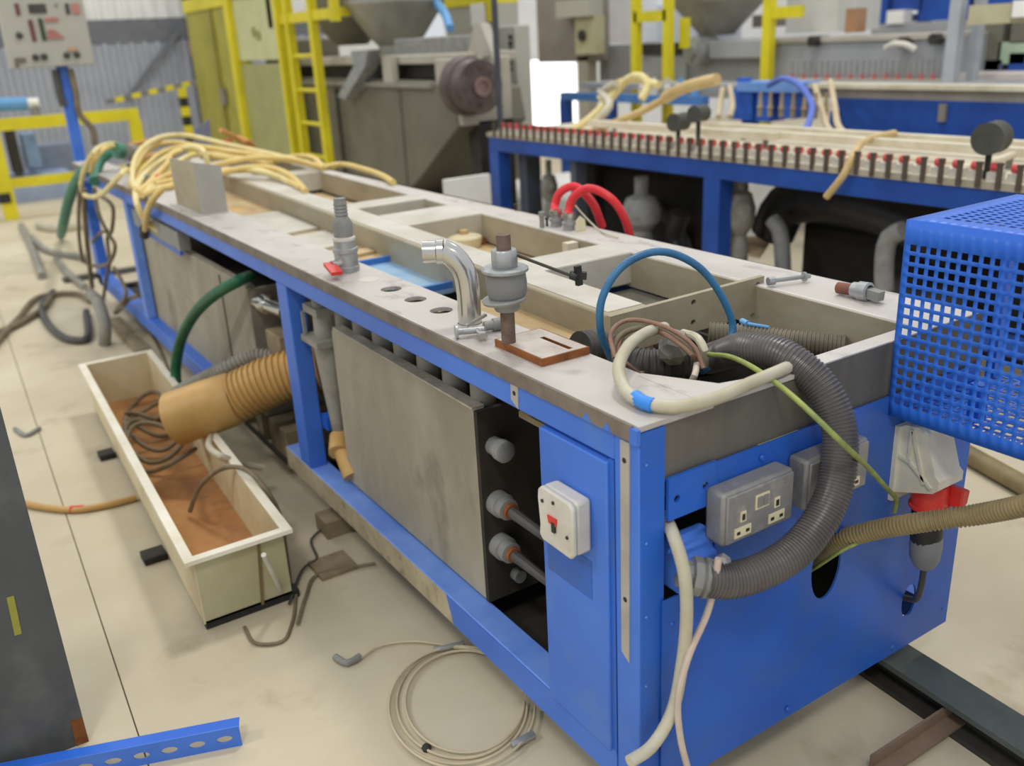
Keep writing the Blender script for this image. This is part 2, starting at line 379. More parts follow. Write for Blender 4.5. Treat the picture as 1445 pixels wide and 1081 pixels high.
# frame of blue box sections
part('top_rail', MB().box(0, .045, .055, 4.6, .69, T-.0265), BLUE, bevel=.003)
part('corner_post', MB().box(0, .046, 0, .055, .10, T-.0265), BLUE, bevel=.003)
part('corner_gusset', MB().box(.002, .046, -.0015, .003, .10, T-.010), BLUED)
rs = Vector
part('bottom_rail', MB().box(0, .06, .055, 1.6, .10, .165), BLUEL, label='blue bottom rail, front face partly bare', bevel=.003)
part('rail_front', MB().prism('x', -.0015, .001, [(.055,.101), (.60,.101), (.625,.163), (.055,.163)]), BLUE)
part('bare_rail_front', MB().prism('x', -.0012, .001, [(.60,.101), (1.598,.101), (1.598,.163), (.622,.163)]), CREAMP, label='cream bare-metal front of the bottom rail')
part('bottom_rail', MB().box(0, .06, 2.3, 4.6, .10, .165), BLUE, bevel=.003)
part('bottom_strip', MB().box(0, .01, 1.6, 2.3, .094, .106), BLK)
part('post', MB().box(0, .05, 1.40, 1.475, .165, .69), BLUE, bevel=.003)
part('post', MB().box(0, .04, 3.36, 3.42, .165, .69), BLUEL, bevel=.003)
part('post', MB().box(0, .05, 4.47, 4.6, .10, .69), BLUE, bevel=.003)
part('post', MB().box(.77, .815, 1.9, 1.96, .0, .56), BLUE)
part('post', MB().box(.77, .815, 4.5, 4.56, .0, .56), BLUE)
part('right_bottom_rail', MB().box(.77, .815, .03, 4.6, .10, .16), BLUE)
part('cross_tie', MB().box(.05, .2, 1.36, 1.40, .28, .32), BLUED)
for yy in (.3, 1.5, 3.0, 4.4):
    part('foot', MB().box(.08, .16, yy-.04, yy+.04, 0, .10), DARK)
    part('foot', MB().box(.68, .76, yy-.04, yy+.04, 0, .10), DARK)
for yy in (1.68, 1.78, 1.92, 2.1, 2.28):
    part('cross_channel', MB().prism('y', yy, yy+.06, [(.03,.06), (.6,.06), (.6,.17), (.03,.17)]), BLOCK)
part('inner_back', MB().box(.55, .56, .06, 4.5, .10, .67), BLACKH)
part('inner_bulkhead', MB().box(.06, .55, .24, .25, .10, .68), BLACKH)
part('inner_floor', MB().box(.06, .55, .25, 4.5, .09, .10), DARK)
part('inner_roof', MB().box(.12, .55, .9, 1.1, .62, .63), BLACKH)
part('far_inner_frame', MB().box(.01, .05, 2.55, 3.3, .60, .67), GREY)
part('far_inner_strip', MB().box(.008, .02, 2.55, 3.1, .585, .60), BLUED)
# primer strips with screw holes
for y0, y1, z0, z1, hh in ((.020,.040,.36,.730,(.70,.47)), (.300,.322,.692,.732,(.718,))):
    sp = part('primer_strip', MB().prism('x', -.0018, .001, [(y0+.002,z0), (y1,z0+.012), (y1-.001,z1), (y0-.001,z1)]), PRIMER, label='bare grey primer strip')
    for z in hh: MB().cyl((-.0024,(y0+y1)/2,z), (0,(y0+y1)/2,z), .0042, n=12).build('screw_hole', BLK, sp) if sp.parent is None else part('screw_hole', MB().cyl((-.0024,(y0+y1)/2,z), (0,(y0+y1)/2,z), .0042, n=12), BLK)
# door panel beside the corner with the isolator switch
part('door_panel', MB().box(-.006, .02, .066, .238, .158, .684), BLUE, bevel=.003)
part('door_gap', MB().box(-.0008, .001, .055, .066, .16, .69), BLUED)
part('door_patch', MB().box(-.0066, -.005, .105, .225, .43, .50), BLUED)
sw = part('isolator_box', MB().box(-.036, -.006, .102, .188, .520, .612), WHITEP, label='dirty white switch box', bevel=.006)
MB().prism('x', -.045, -.036, [(.099,.527), (.107,.517), (.182,.518), (.190,.527), (.187,.545), (.191,.590), (.189,.606), (.180,.614), (.108,.613), (.099,.605)]).build('switch_cover', WHITEP, sw, bevel=.003)
MB().prism('x', -.048, -.045, [(.140,.560),(.158,.560),(.162,.572),(.138,.573)]).build('switch_knob', RED, sw)
MB().box(-.049, -.045, .142, .150, .548, .565).build('knob_lever', DARK, sw)
for q in ((.147,.598), (.176,.590), (.113,.553)): MB().cyl((-.045,q[0],q[1]), (-.047,q[0],q[1]), .003, n=10).build('cover_screw', DARK, sw)
# grey tanks behind the openings
t1 = part('tank_slab', MB().prism('x', .052, .078, [(.545,.17), (1.25,.17), (1.25,.595), (1.235,.605), (.545,.600)]), SLAB, label='dusty grey tank front beside the corner panel', bevel=.004)
part('slab_top_edge', MB().prism('x', .051, .079, [(.55,.598), (1.236,.6035), (1.236,.6075), (.55,.6025)]), mat('worn_slab_edge', (190,182,166), (156,148,130), .85, 0, 20))
part('hole_plug', MB().cyl((.081,1.045,T-.002), (.081,1.045,T+.0006), .0235, n=28), BEAMT)
part('tank_body', MB().box(.16, .5, .57, 1.24, .17, .48), DARK)
part('tank_end', MB().box(.052, .42, .535, .547, .17, .598), mat('dusty_dark_tank_end', (66,60,50), (44,40,34), .85, .1, 7))
for z, x, kind in ((.52,.14,0), (.395,.10,1), (.297,.08,1)):
    x = .085
    f = part('tank_fitting', MB().lathe((x,.54,z), (0,-1,0), [(.026,0),(.026,.03),(.022,.032),(.022,.05),(.014,.052)] if kind else [(.019,0),(.019,.03),(.022,.032),(.022,.05),(.016,.054)], 18), GREY)
    if kind:
        MB().lathe((x,.49,z), (0,-1,0), [(.016,0),(.016,.012)], 14).build('rust_ring', RUST, f)
        MB().tube([(x,.48,z), (x+.01,.42,z-.012), (x+.03,.34,z-.04), (x+.05,.27,z-.09)], .012, r1=.006).build('fitting_tail', DUCTD, f)
part('tank_bolt', MB().cyl((.12,.54,.215), (.12,.515,.215), .014), GREY)
part('inner_valve', MB().lathe((.10,.28,.34), (0,0,-1), [(.02,0),(.028,.01),(.028,.03),(.016,.04),(.014,.16),(.02,.17)], 14), GREY)
part('inner_block', MB().box(.06, .13, .245, .30, .165, .19), WHITEP)
part('inner_pipe', MB().cyl((.09,.5,.64), (.09,.06,.66), .011), DUCTD)
t2 = part('tank_slab', MB().prism('x', .045, .075, [(1.92,.15), (3.5,.15), (3.5,.575), (1.92,.585)]), SLAB, label='dusty grey tank front at the far half', bevel=.004)
part('tank_seam', MB().prism('x', .043, .046, [(2.2,.16), (2.212,.16), (2.212,.57), (2.2,.57)]), DARK)
part('slab_scratch', MB().bar((.0445,3.1,.42), (.0445,2.45,.36), .004, .006), BEAM)
part('tank_end', MB().box(.045, .40, 1.905, 1.92, .15, .575), SLAB)
part('tank_body', MB().box(.12, .5, 1.95, 3.45, .17, .5), DARK)
f = part('silver_union', MB().lathe((.07,1.915,.535), (.12,-1,0), [(.024,0),(.024,.05),(.03,.055),(.03,.08),(.022,.085),(.022,.2)], 16), CHROME)
part('valve_box', MB().box(.06, .14, 1.715, 1.835, .365, .462), BLOCK, bevel=.005)
part('valve_spout', MB().tube([(.10,1.775,.37), (.095,1.785,.335), (.06,1.83,.315)], .022, ridge=(.012,.002)), GREYP)
# drain pipes hanging under the holes, and the big plunger valve
p0 = part('drain_pipe', MB().lathe((.1,.587,.748), (0,0,-1), [(.03,0),(.03,.1),(.026,.11),(.026,.28)], 16), GREYP)
for k in range(1, 7): dup_part(p0, (0, .1135*k, 0), mc)
v = part('dump_valve', MB().lathe((.07,1.325,.70), (0,0,-1), [(.03,0),(.034,.12),(.034,.145),(.038,.15),(.04,.17),(.036,.22),(.02,.40),(.016,.44)], 20), GREYP)
MB().prism('z', .625, .645, [(.03,1.28),(.11,1.28),(.115,1.37),(.03,1.375)]).build('valve_flange', GREYP, v)
MB().prism('z', .545, .562, [(.018,1.27),(.115,1.27),(.125,1.375),(.018,1.385)]).build('valve_flange', GREYP, v)
MB().box(.022,.03,1.365,1.375,.562,.625).build('valve_rod', GREY, v)
MB().cyl((.07,1.325,.27), (.045,1.28,.245), .03).cyl((.06,1.30,.255), (.055,1.23,.19), .026).build('tan_elbow', TAN, v)
# end panel with holes
A = [( .05,.145,.10,.46,None), (.145,.36,.10,.665,None), (.36,.475,.10,.30,None), (.36,.475,.30,.47,(.418,.385,.038,.066)), (.36,.475,.47,.665,None),
     (.475,.645,.10,.665,None), (.645,.71,.10,.15,None), (.645,.71,.15,.27,(.677,.208,.022,.036)), (.645,.71,.27,.665,None), (.71,.817,.10,.665,None),
     (.05,.08,.595,.668,None), (.08,.10,.595,.61,None), (.145,.1455,.1,.11,None)]
up = [(.05,.09,.60,.668,(.066,.632,.006,.006)), (.09,.145,.60,.668,(.122,.635,.006,.006))]
part('end_panel', MB().holed('y', -.004, 0, A[:10]), BLUED)
part('upper_cover', MB().holed('y', -.006, 0, up, n=16), BLUED)
part('panel_edge', MB().box(.1445, .1465, -.006, 0, .47, .665), mat('bright_blue_edge', (44,108,214)))
part('lower_sheet', MB().box(.04, .1445, -.0065, -.004, .10, .468), BLUED)
part('right_end_post', MB().box(.772, .817, .002, .04, .10, .66), BLUED)
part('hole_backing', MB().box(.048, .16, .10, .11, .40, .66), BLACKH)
for q in ((.06,.42), (.06,.22), (.80,.14), (.64,.115), (.34,.12), (.785,.60), (.79,.36), (.24,.645), (.055,.55)):
    part('panel_screw', MB().lathe((q[0],-.006 if q[0] < .36 else -.003,q[1]), (0,-1,0), [(.0055,0),(.004,.003),(0,.004)], 10), BLUED)
for k in range(5): part('edge_rivet', MB().lathe((.012,-.001,.70-.125*k), (0,-1,0), [(.0025,0),(0,.0025)], 8), BLUEL)
cb = part('connector_block', MB().prism('x', .062, .136, [(-.022,.476),(.02,.476),(.02,.560),(.002,.560),(.002,.552),(-.012,.548),(-.012,.534),(-.022,.528)]), BLUE, label='blue connector housing', bevel=.004)
ge = at(1003,817,'y',-.045)
MB().lathe(ge, (-.75,.5,.22), [(.029,0),(.031,.006),(.031,.012),(.027,.014),(.030,.018),(.030,.03),(.022,.032),(.020,.05)], 10).build('hose_gland', GREY, cb)
MB().lathe((.118,-.035,.515), (.3,-.6,.5), [(.010,0),(.013,.008),(.013,.02),(.008,.024)], 6).build('cable_gland', GREY, cb)
part('paint_line', MB().prism('y', -.0005, .0045, [(.24,.6605), (.33,.6605), (.33,.663), (.24,.663)]), mat('yellow_green_line', (196,200,70)))
part('paint_line', MB().prism('y', .0035, .0045, [(.0475,.67), (.0495,.67), (.0495,.735), (.0475,.735)]), MATS['yellow_green_line'])
for y0, y1 in ((.055,.075), (.10,.125)): part('paint_patch', MB().prism('x', -.0046, -.003, [(y0,T-.0255), (y1,T-.0255), ((y0+y1)/2,T-.013)]), BLUE)
# double sockets
def socket(dx):
    b = part('socket_box', MB().box(.123+dx, .272+dx, -.042, -.004, .545, .632), SOCK, label='grey metal-clad double socket', bevel=.006)
    MB().box(.128+dx, .268+dx, -.046, -.041, .549, .628).build('socket_cover', SOCK, b, bevel=.002)
    for s in (.160, .232):
        x = s + dx
        MB().box(x-.017, x+.017, -.0475, -.045, .556, .572).box(x-.0055, x+.0055, -.0475, -.045, .58, .597).build('socket_insert', IVORY, b)
        MB().box(x-.013, x-.006, -.0482, -.0472, .561, .566).box(x+.006, x+.013, -.0482, -.0472, .561, .566).box(x-.003, x+.003, -.0482, -.0472, .583, .593).build('socket_slot', BLK, b)
    MB().box(.185+dx, .2135+dx, -.0475, -.045, .59, .614).build('switch_pair', IVORY, b)
    MB().box(.188+dx, .198+dx, -.0495, -.047, .594, .611).box(.2005+dx, .2105+dx, -.0495, -.047, .594, .611).build('rocker', SOCK, b)
    return b
socket(0); socket(.178)
# white industrial connector housing with a red collar
ce = part('power_socket', MB().box(.574, .656, -.012, -.004, .462, .605).prism('x', .58, .650, [(-.01,.602), (-.018,.609), (-.046,.613), (-.060,.605), (-.084,.535), (-.092,.528), (-.092,.512), (-.083,.503), (-.01,.478)]), CEEW, label='cream-white industrial socket housing')
ce2 = MB()
for q in (((-.034,.606),(-.034,.550)), ((-.036,.604),(-.066,.515)), ((-.012,.552),(-.036,.546)), ((-.036,.546),(-.080,.512))):
    ce2.bar((.5785,q[0][0],q[0][1]), (.5785,q[1][0],q[1][1]), .005, .005, (1,0,0))
ce2.build('housing_rib', CEEW, ce)
MB().cyl((.612,-.034,.611), (.612,-.032,.616), .013).build('housing_boss', CEEW, ce)
# ================================================================== LOOSE THINGS ON AND AROUND THE MACHINE
# folded plate standing at the back
fp = thing('folded_plate', 'folded grey steel plate standing upright on the bench beside the yellow tubes', 'plate', (.05,2.4,T))
MB().prism('x', .040, .044, [(2.28,T), (2.60,T), (2.60,.925), (2.28,.935)]).build('plate_face', BEAM, fp)
MB().prism('y', 2.276, 2.281, [(.040,T), (.128,T+.002), (.128,.915), (.040,.935)]).build('plate_flange', mat('light_plate_face', (182,180,172), (168,164,154), .45, .3, 6), fp)
MB().box(.02, .13, 2.27, 2.62, T, T+.004).build('plate_foot', TOP, fp)
# ball valve with hose tail
bv = thing('ball_valve', 'grey ball valve with hose tail and red handle standing on the top plate', 'valve', (.080,1.163,T))
MB().lathe((.08,1.163,T), (0,0,1), [(.029,0),(.030,.012),(.028,.014),(.028,.045),(.030,.047),(.030,.056),(.026,.058),(.026,.074)], 24).build('valve_body', GALV, bv)
MB().lathe((.08,1.163,T+.074), (0,0,1), [(.0255,0),(.027,.002),(.027,.008),(.0235,.01)], 20).build('white_ring', WHITEP, bv)
MB().lathe((.08,1.163,T+.084), (0,0,1), [(.023,0),(.024,.03),(.017,.045)] + [(.0165 if k % 2 else .0145, .048+.004*k) for k in range(9)] + [(.014,.09)], 20).build('hose_tail', GREY, bv)
MB().cyl((.06,1.150,T+.026), (.033,1.142,T+.027), .0085).build('valve_stem', CHROME, bv)
MB().bar((.030,1.152,T+.028), (.022,1.085,T+.017), .008, .026, (1,0,0)).build('red_handle', RED, bv)
# chrome elbow standing in the first hole
ep = thing('chrome_elbow', 'shiny chrome pipe elbow standing in a hole of the top plate', 'pipe', (.081,.587,T))
b0 = Vector((.081,.587,T-.09)); dl = Vector((-.84,.55,.02))
MB().tube([b0, b0+Vector((0,0,.09)), b0+Vector((0,0,.16)), b0+Vector((0,0,.195))+dl*.006, b0+Vector((0,0,.222))+dl*.026, b0+Vector((0,0,.230))+dl*.042], .0222, n=24).build('elbow', CHROME, ep)
MB().lathe(b0+Vector((0,0,.229))+dl*.040, dl, [(.0232,0),(.0232,.012),(.0205,.014),(.0205,.038),(.019,.038),(.019,.02)], 24).build('pipe_end', CHROME, ep)
# little tap pieces by its foot
tp = thing('tap_fitting', 'small chrome tap lying beside the foot of the chrome elbow', 'tap', (.062,.55,T))
q = at(665,466,'z',T+.012)
MB().lathe(q+Vector((-.012,.004,0)), (-.9,.3,0), [(.006,0),(.006,.012),(.013,.013),(.013,.017),(.006,.018)], 12).cyl(q+Vector((-.014,.004,0)), q+Vector((.02,-.012,0)), .006).build('tap_body', GALV, tp)
MB().bar(q+Vector((-.006,.006,.008)), q+Vector((.038,.008,.02)), .006, .005).build('tap_lever', CHROME, tp)
MB().cyl(q+Vector((.008,-.005,0)), q+Vector((.004,-.03,-.002)), .0055).lathe(q+Vector((.004,-.03,-.003)), (-.1,-.6,-.1), [(.009,0),(.009,.008)], 6).build('tap_nut', CHROME, tp)
single('pipe_nipple', MB().lathe(q+Vector((.030,.004,.0)), (.9,-.15,0), [(.009,0),(.009,.016),(.012,.018),(.012,.034)], 14), GREY, 'short grey pipe nipple lying behind the small chrome tap', 'fitting')
# roller stand: rusty slotted base, rod, grey drum and arm
rs_ = thing('roller_stand', 'rusty slotted base plate with upright rod carrying a grey roller and black-knobbed arm', 'stand', (.08,.36,T))
MB().holed('z', T, T+.013, [(.040,.138,.288,.30,None), (.040,.104,.30,.385,None), (.112,.138,.30,.385,None), (.040,.138,.385,.432,None)]).build('base_plate', RUST, rs_)
MB().holed('z', T+.013, T+.0135, [(.043,.135,.291,.30,None), (.043,.103,.30,.385,None), (.113,.135,.30,.385,None), (.043,.135,.385,.429,None)]).build('plate_top', mat('scraped_plate_top', (196,188,180), (176,164,152), .5, .2, 14, c3=(170,104,62), s3=18, lo3=.62, hi3=.8), rs_)
rx, ry = at(718,483,'z',T+.013)[:2]; zz = T+.013
MB().cyl((rx,ry,zz), (rx,ry,zz+.188), .0125).build('rod', RUSTG, rs_)
MB().lathe((rx,ry,zz+.058), (0,0,1), [(.020,0),(.022,.004),(.022,.016),(.027,.018)], 24).build('lower_nut', GREY, rs_)
MB().lathe((rx-.005,ry,zz+.074), (-.06,.03,1), [(.036,0),(.038,.004),(.036,.007)], 28).build('lower_disc', GREY, rs_)
MB().lathe((rx+.003,ry,zz+.079), (-.05,.02,1), [(.028,0),(.033,.006),(.035,.025),(.034,.044),(.030,.048)], 28).build('drum', mat('grey_rubber_drum', (132,132,130), (112,112,112), .7), rs_)
MB().lathe((rx,ry,zz+.124), (0,0,1), [(.036,0),(.040,.003),(.040,.007),(.036,.010)], 28).build('upper_disc', GALV, rs_)
MB().lathe((rx,ry,zz+.134), (0,0,1), [(.021,0),(.022,.003),(.022,.026),(.020,.029)], 24).build('collar', GALV, rs_)
a0 = Vector((rx+.018,ry-.006,zz+.152)); a1 = at(806,389,'y',ry-.115)
MB().cyl(a0, a1, .0028, n=8).build('arm', DARK, rs_)
MB().lathe(a1, a1-a0, [(.006,0),(.006,.01),(.004,.012)], 12).bar(a1+Vector((.01,-.004,.015)), a1+Vector((.012,-.005,-.017)), .008, .010, (1,0,0)).bar(a1+Vector((.002,.006,0)), a1+Vector((.022,-.012,-.002)), .009, .012).build('knob', BLK, rs_)
# cap in the ladder opening
cp = thing('filter_pot', 'round cream filter pot with a square bolt inside the ladder frame opening', 'pot', (.57,1.38,.668))
q = at(655,334,'z',.70)
MB().lathe((q.x,q.y,.668), (0,0,1), [(.05,0),(.055,.02),(.055,.03),(.052,.034),(.03,.04),(.02,.041)], 28).build('cap_body', IVORY, cp)
MB().lathe((q.x,q.y,.708), (0,0,1), [(.015,0),(.015,.012),(.013,.014)], 8).build('cap_bolt', BOARD, cp)
# red hoses and bits on the right plate
for i, (px, py, pts) in enumerate(((785,318,((783,290,.785),(790,272,.80),(810,263,.83),(835,285,.86),(850,320,.90))), (803,323,((802,300,.785),(808,280,.80),(830,266,.83),(862,280,.86),(880,305,.89),(892,345,.93))))):
    q = at(px,py,'z',T+.002)
    f = thing('hose_fitting', ('left' if i == 0 else 'right')+' one of two steel hose fittings under the red hoses on the right-hand plate', 'fitting', (q.x,q.y,T))
    MB().lathe((q.x,q.y,T), (0,0,1), [(.016,0),(.016,.012),(.020,.014),(.020,.022),(.015,.024),(.015,.034)], 8).build('fitting_body', GALV, f)
    MB().lathe((q.x,q.y,T+.034), (0,0,1), [(.018,0),(.018,.012)], 14).build('hose_clip', CHROME, f)
    P_ = [q+Vector((0,0,.035))] + [at(a,b,'x',x) for a,b,x in pts]
    hose('red_hose', P_, .012, REDH, 'red rubber hose arching from the '+('left' if i == 0 else 'right')+' fitting on the right-hand plate')
q = at(765,320,'z',T+.002)
single('upright_bolt', MB().lathe((q.x,q.y,T), (0,0,1), [(.007,0),(.007,.03),(.009,.031),(.009,.044)], 10), GREY, 'grey bolt standing upright left of the red hoses', 'bolt')
q = at(772,318,'z',T+.002)
single('small_stud', MB().lathe((q.x,q.y,T), (0,0,1), [(.004,0),(.004,.018),(.006,.019),(.006,.024)], 8), DARK, 'tiny dark stud between the upright bolt and the left red hose', 'bolt')
q = at(728,296,'z',T+.002)
single('black_stud', MB().lathe((q.x,q.y,T), (0,0,1), [(.004,0),(.004,.014),(.006,.015),(.006,.02)], 8), BLK, 'small black stud on the plate near the end of the blue valve bench leg', 'bolt')
q = at(820,325,'z',T+.002)
single('card_tag', MB().prism('y', q.y, q.y+.002, [(q.x-.016,T), (q.x+.018,T), (q.x+.014,T+.03), (q.x-.002,T+.042), (q.x-.016,T+.03)]), IVORY, 'small cream card tag standing right of the red hoses', 'tag')
hose('white_wire', pp('x', (812,290,.80), (822,302,.80), (842,322,.80)) + [at(856,330,'z',T+.006), at(872,335,'z',T+.004)], .0025, WHOSE, 'thin white wire curling beneath the red hoses', cat='wire')
# bolts on the right plate near the pit
q0, q1 = at(1085,397,'z',T+.012), at(1139,390,'z',T+.012)
rb = thing('long_bolt', 'long thin bolt with collars lying on the right-hand plate behind the pit', 'bolt', (q0.x,q0.y,T))
MB().cyl(q0, q1, .0045, n=10).build('shank', GALV, rb)
d = (q1-q0).normalized(); MB().lathe(q0-d*.002, d, [(.009,0),(.009,.014),(.007,.016)], 8).build('collar', GALV, rb)
MB().lathe(q1-d*.010, d, [(.005,0),(.010,.001),(.010,.006),(.005,.008),(.005,.016)], 10).build('bolt_head', GALV, rb)
q0, q1 = at(1183,406,'z',T+.013), at(1232,413,'z',T+.018)
pf = thing('pipe_fitting', 'rusty threaded pipe with a grey union nut lying next to the blue mesh guard', 'fitting', (q0.x,q0.y,T))
d = (q1-q0); MB().cyl(q0, q0+d*.5, .0115).build('threaded_pipe', mat('red_rust_thread', (136,88,72), (110,70,58), .8), pf)
MB().lathe(q0+d*.45, d, [(.016,0),(.0165,.012),(.019,.014),(.019,.034),(.014,.036),(.012,.03),(.012,.01)], 12).build('union_nut', GALV, pf)
MB().bar(q0+d*.75+Vector((0,0,-.0)), q0+d*.98+Vector((.0,-.02,-.004)), .02, .018).build('nut_lug', GREY, pf)
# ------------------------------------------------------------------ the pit: hoses and cables
hose('blue_loop_hose', pp('y', (868,518,.33), (848,470,.32), (850,420,.31), (878,376,.30), (930,355,.29), (985,376,.27), (1022,425,.25), (1034,465,.24), (1018,503,.23), (990,524,.23)), .0068, BHOSE, 'blue hose standing up in a large ring over the pit', n=12)
tap = lambda pts, m, nm, par, r: MB().tube(pts, r).build(nm, m, par)
wh = thing('white_hose', 'dirty white hose with blue tape lying over the corner of the pit', 'hose', at(930,575,'z',T))
P_ = [at(938,462,'z',.775), at(915,468,'z',.79), at(884,492,'z',.80), at(873,525,'z',.79), at(884,552,'z',.776), at(906,567,'z',.772), at(950,574,'z',.772), at(1010,562,'z',.772), at(1060,540,'z',.772), at(1098,524,'z',.772), at(1125,512,'z',.766)]
MB().tube(P_, .0098, n=12).build('hose_body', WHOSE, wh)
MB().tube([at(896,560,'z',.774), at(908,568,'z',.772), at(922,572,'z',.772)], .0108, n=12).build('blue_tape', BTAPE, wh)
hose('brown_cable', [at(868,505,'z',.76), at(862,470,'z',.79), at(885,452,'z',.80), at(920,455,'z',.80), at(955,470,'z',.79), at(980,490,'z',.77), at(993,520,'z',.74)], .004, BROWNC, 'brown cable arching over the grey duct in the pit, outermost of its bundle', cat='cable')
hose('brown_cable', [at(872,500,'z',.74), at(880,472,'z',.77), at(905,462,'z',.78), at(945,476,'z',.78), at(975,500,'z',.76), at(988,516,'z',.73)], .0042, BROWNC, 'brown cable arching over the grey duct in the pit, inner of its bundle', cat='cable')
hose('grey_cable', [at(870,520,'z',.74), at(866,490,'z',.77), at(880,470,'z',.785), at(915,462,'z',.79), at(960,482,'z',.77), at(985,512,'z',.74)], .005, CABLE, 'thick grey-brown cable looped in the pit inside the blue ring', cat='cable')
hose('dusty_cable', [at(964,470,'z',.76), at(985,478,'z',.765), at(994,495,'z',.75), at(994,515,'z',.72)], .0075, WHOSE, 'short dusty cable bend at the middle of the pit', cat='cable')
hose('pink_brown_wire', [at(880,508,'z',.74), at(900,525,'z',.72), at(925,540,'z',.70)], .003, BROWNC, 'thin pinkish wire in the dark corner of the pit', cat='wire')
hose('pink_plug_cable', [at(984,510,'z',.74), at(980,530,'z',.735), at(970,548,'z',.70), at(968,562,'z',.66)], .0055, PINKC, 'pinkish cable dropping into the pit beside the blue ring', cat='cable')
hose('grey_duct', [at(818,492,'z',.735), at(850,490,'z',.725), at(900,515,'z',.70), at(945,515,'z',.70), at(980,512,'z',.70)], .031, DUCTD, 'fat dark grey flexible duct lying in the left side of the pit', cat='duct', ridge=(.011,.0012), n=16)
hose('tan_grey_duct', [at(1000,470,'z',.705), at(1060,474,'z',.70), at(1120,482,'z',.695), at(1192,489,'z',.69)], .021, DUCTG, 'ribbed tan-grey duct lying in the pit behind the black hose', cat='duct', ridge=(.0075,.0013), n=16)
single('rag', MB().lathe(at(945,505,'z',.735), (.5,.3,.2), [(.004,0),(.024,.008),(.030,.03),(.022,.055),(.01,.06)], 7), GREYP, 'crumpled grey rag on the dark duct in the pit', 'rag', smooth=10)
single('copper_fitting', MB().lathe(at(958,548,'z',.66), (.9,.1,.1), [(.008,0),(.008,.03),(.014,.031),(.014,.045)], 10), mat('copper', (178,120,88), (150,96,70), .5, .4, 20), 'small copper fitting deep in the near corner of the pit', 'fitting')
single('blue_plug', MB().cyl(at(1047,453,'z',.725), at(1055,457,'z',.725), .006).cyl(at(1055,457,'z',.725), at(1085,462,'z',.72), .0035), SKYB, 'small blue plug on a wire behind the tan-grey duct', 'plug')
hose('corrugated_hose', [at(985,512,'z',.69), at(1020,500,'z',.725), at(1062,492,'z',.775), Vector(at(1110,505,'y',.035)), at(1158,545,'y',-.02), at(1183,600,'y',-.055), at(1183,665,'y',-.075), at(1163,725,'y',-.085), at(1125,775,'y',-.085), at(1075,806,'y',-.075), at(1030,819,'y',-.06), at(995,817,'y',-.045)], .0268, BLACKC, 'thick black corrugated hose curving from the pit over the end to the blue connector', ridge=(.0056,.0010), n=18)
hose('earth_wire', [at(1000,500,'z',.75), at(1035,505,'z',.775), at(1070,523,'z',.772), at(1110,552,'y',-.03), at(1150,588,'y',-.09), at(1185,622,'y',-.12), at(1225,660,'y',-.08), at(1252,690,'y',-.05), at(1265,706,'y',-.03), at(1262,722,'y',-.02)], .0042, GRYEL, 'green and yellow earth wire crossing over the black hose', cat='wire')
hose('earth_wire_tail', [at(1143,806,'y',.03), at(1165,792,'y',-.006), at(1190,776,'y',-.03), at(1216,764,'y',-.04)], .0032, GRYEL, 'short green-yellow wire poking out of the oval hole', cat='wire')
hose('tan_ribbed_hose', [at(1150,790,'y',.08), at(1163,778,'y',.045), at(1183,763,'y',0), at(1235,748,'y',-.06), at(1300,737,'y',-.13), at(1380,726,'y',-.20), at(1450,712,'y',-.27), at(1530,690,'y',-.34)], .0158, TANH, 'dirty tan ribbed hose leaving the oval hole towards the right', ridge=(.0062,.0012), n=16)
hose('white_drain_hose', [at(938,728,'y',.03), at(950,755,'y',-.015), at(964,800,'y',-.045), at(969,860,'y',-.045), at(962,940,'y',-.035), at(946,1010,'y',-.03), at(918,1055,'y',-.03), at(888,1075,'y',-.03)], .0098, WHOSE, 'cloudy white hose hanging down the blue end panel', n=12)
hose('pink_drain_cable', [at(1014,788,'y',-.06), at(1009,820,'y',-.06), at(998,865,'y',-.05), at(972,925,'y',-.05), at(957,985,'y',-.045), at(960,1040,'y',-.045), at(972,1090,'y',-.045), at(985,1140,'y',-.05)], .0054, PINKC, 'pinkish cable hanging down the blue end panel', cat='cable')
# plug below the white socket
pl = thing('power_plug', 'red-collared power plug with grey cable gland hanging under the white socket', 'plug', (.62,-.05,.32))
ax_ = Vector((.02,-.012,-1))
MB().lathe((.618,-.055,.502), ax_, [(.030,0),(.031,.02),(.031,.04),(.034,.041),(.034,.046),(.030,.048)], 24).build('red_collar', RED, pl)
MB().prism('y', -.105, -.055, [(.634,.462), (.654,.468), (.658,.494), (.636,.500)]).build('red_latch', RED, pl, bevel=.003)
MB().lathe((.619,-.0555,.454), ax_, [(.028,0),(.028,.05),(.025,.07)], 20).build('plug_body', BLK, pl)
MB().lathe((.622,-.057,.395), ax_, [(.027,0),(.028,.02),(.026,.045),(.018,.062),(.008,.066)], 16).build('cable_gland', mat('grey_plastic_gland', (128,130,132), (112,114,116), .5), pl)
MB().tube([(.624,-.058,.332), (.628,-.055,.29), (.643,-.04,.245), (.664,-.012,.222), (.668,.03,.208)], .0058).build('plug_cable', DUCTD, pl)

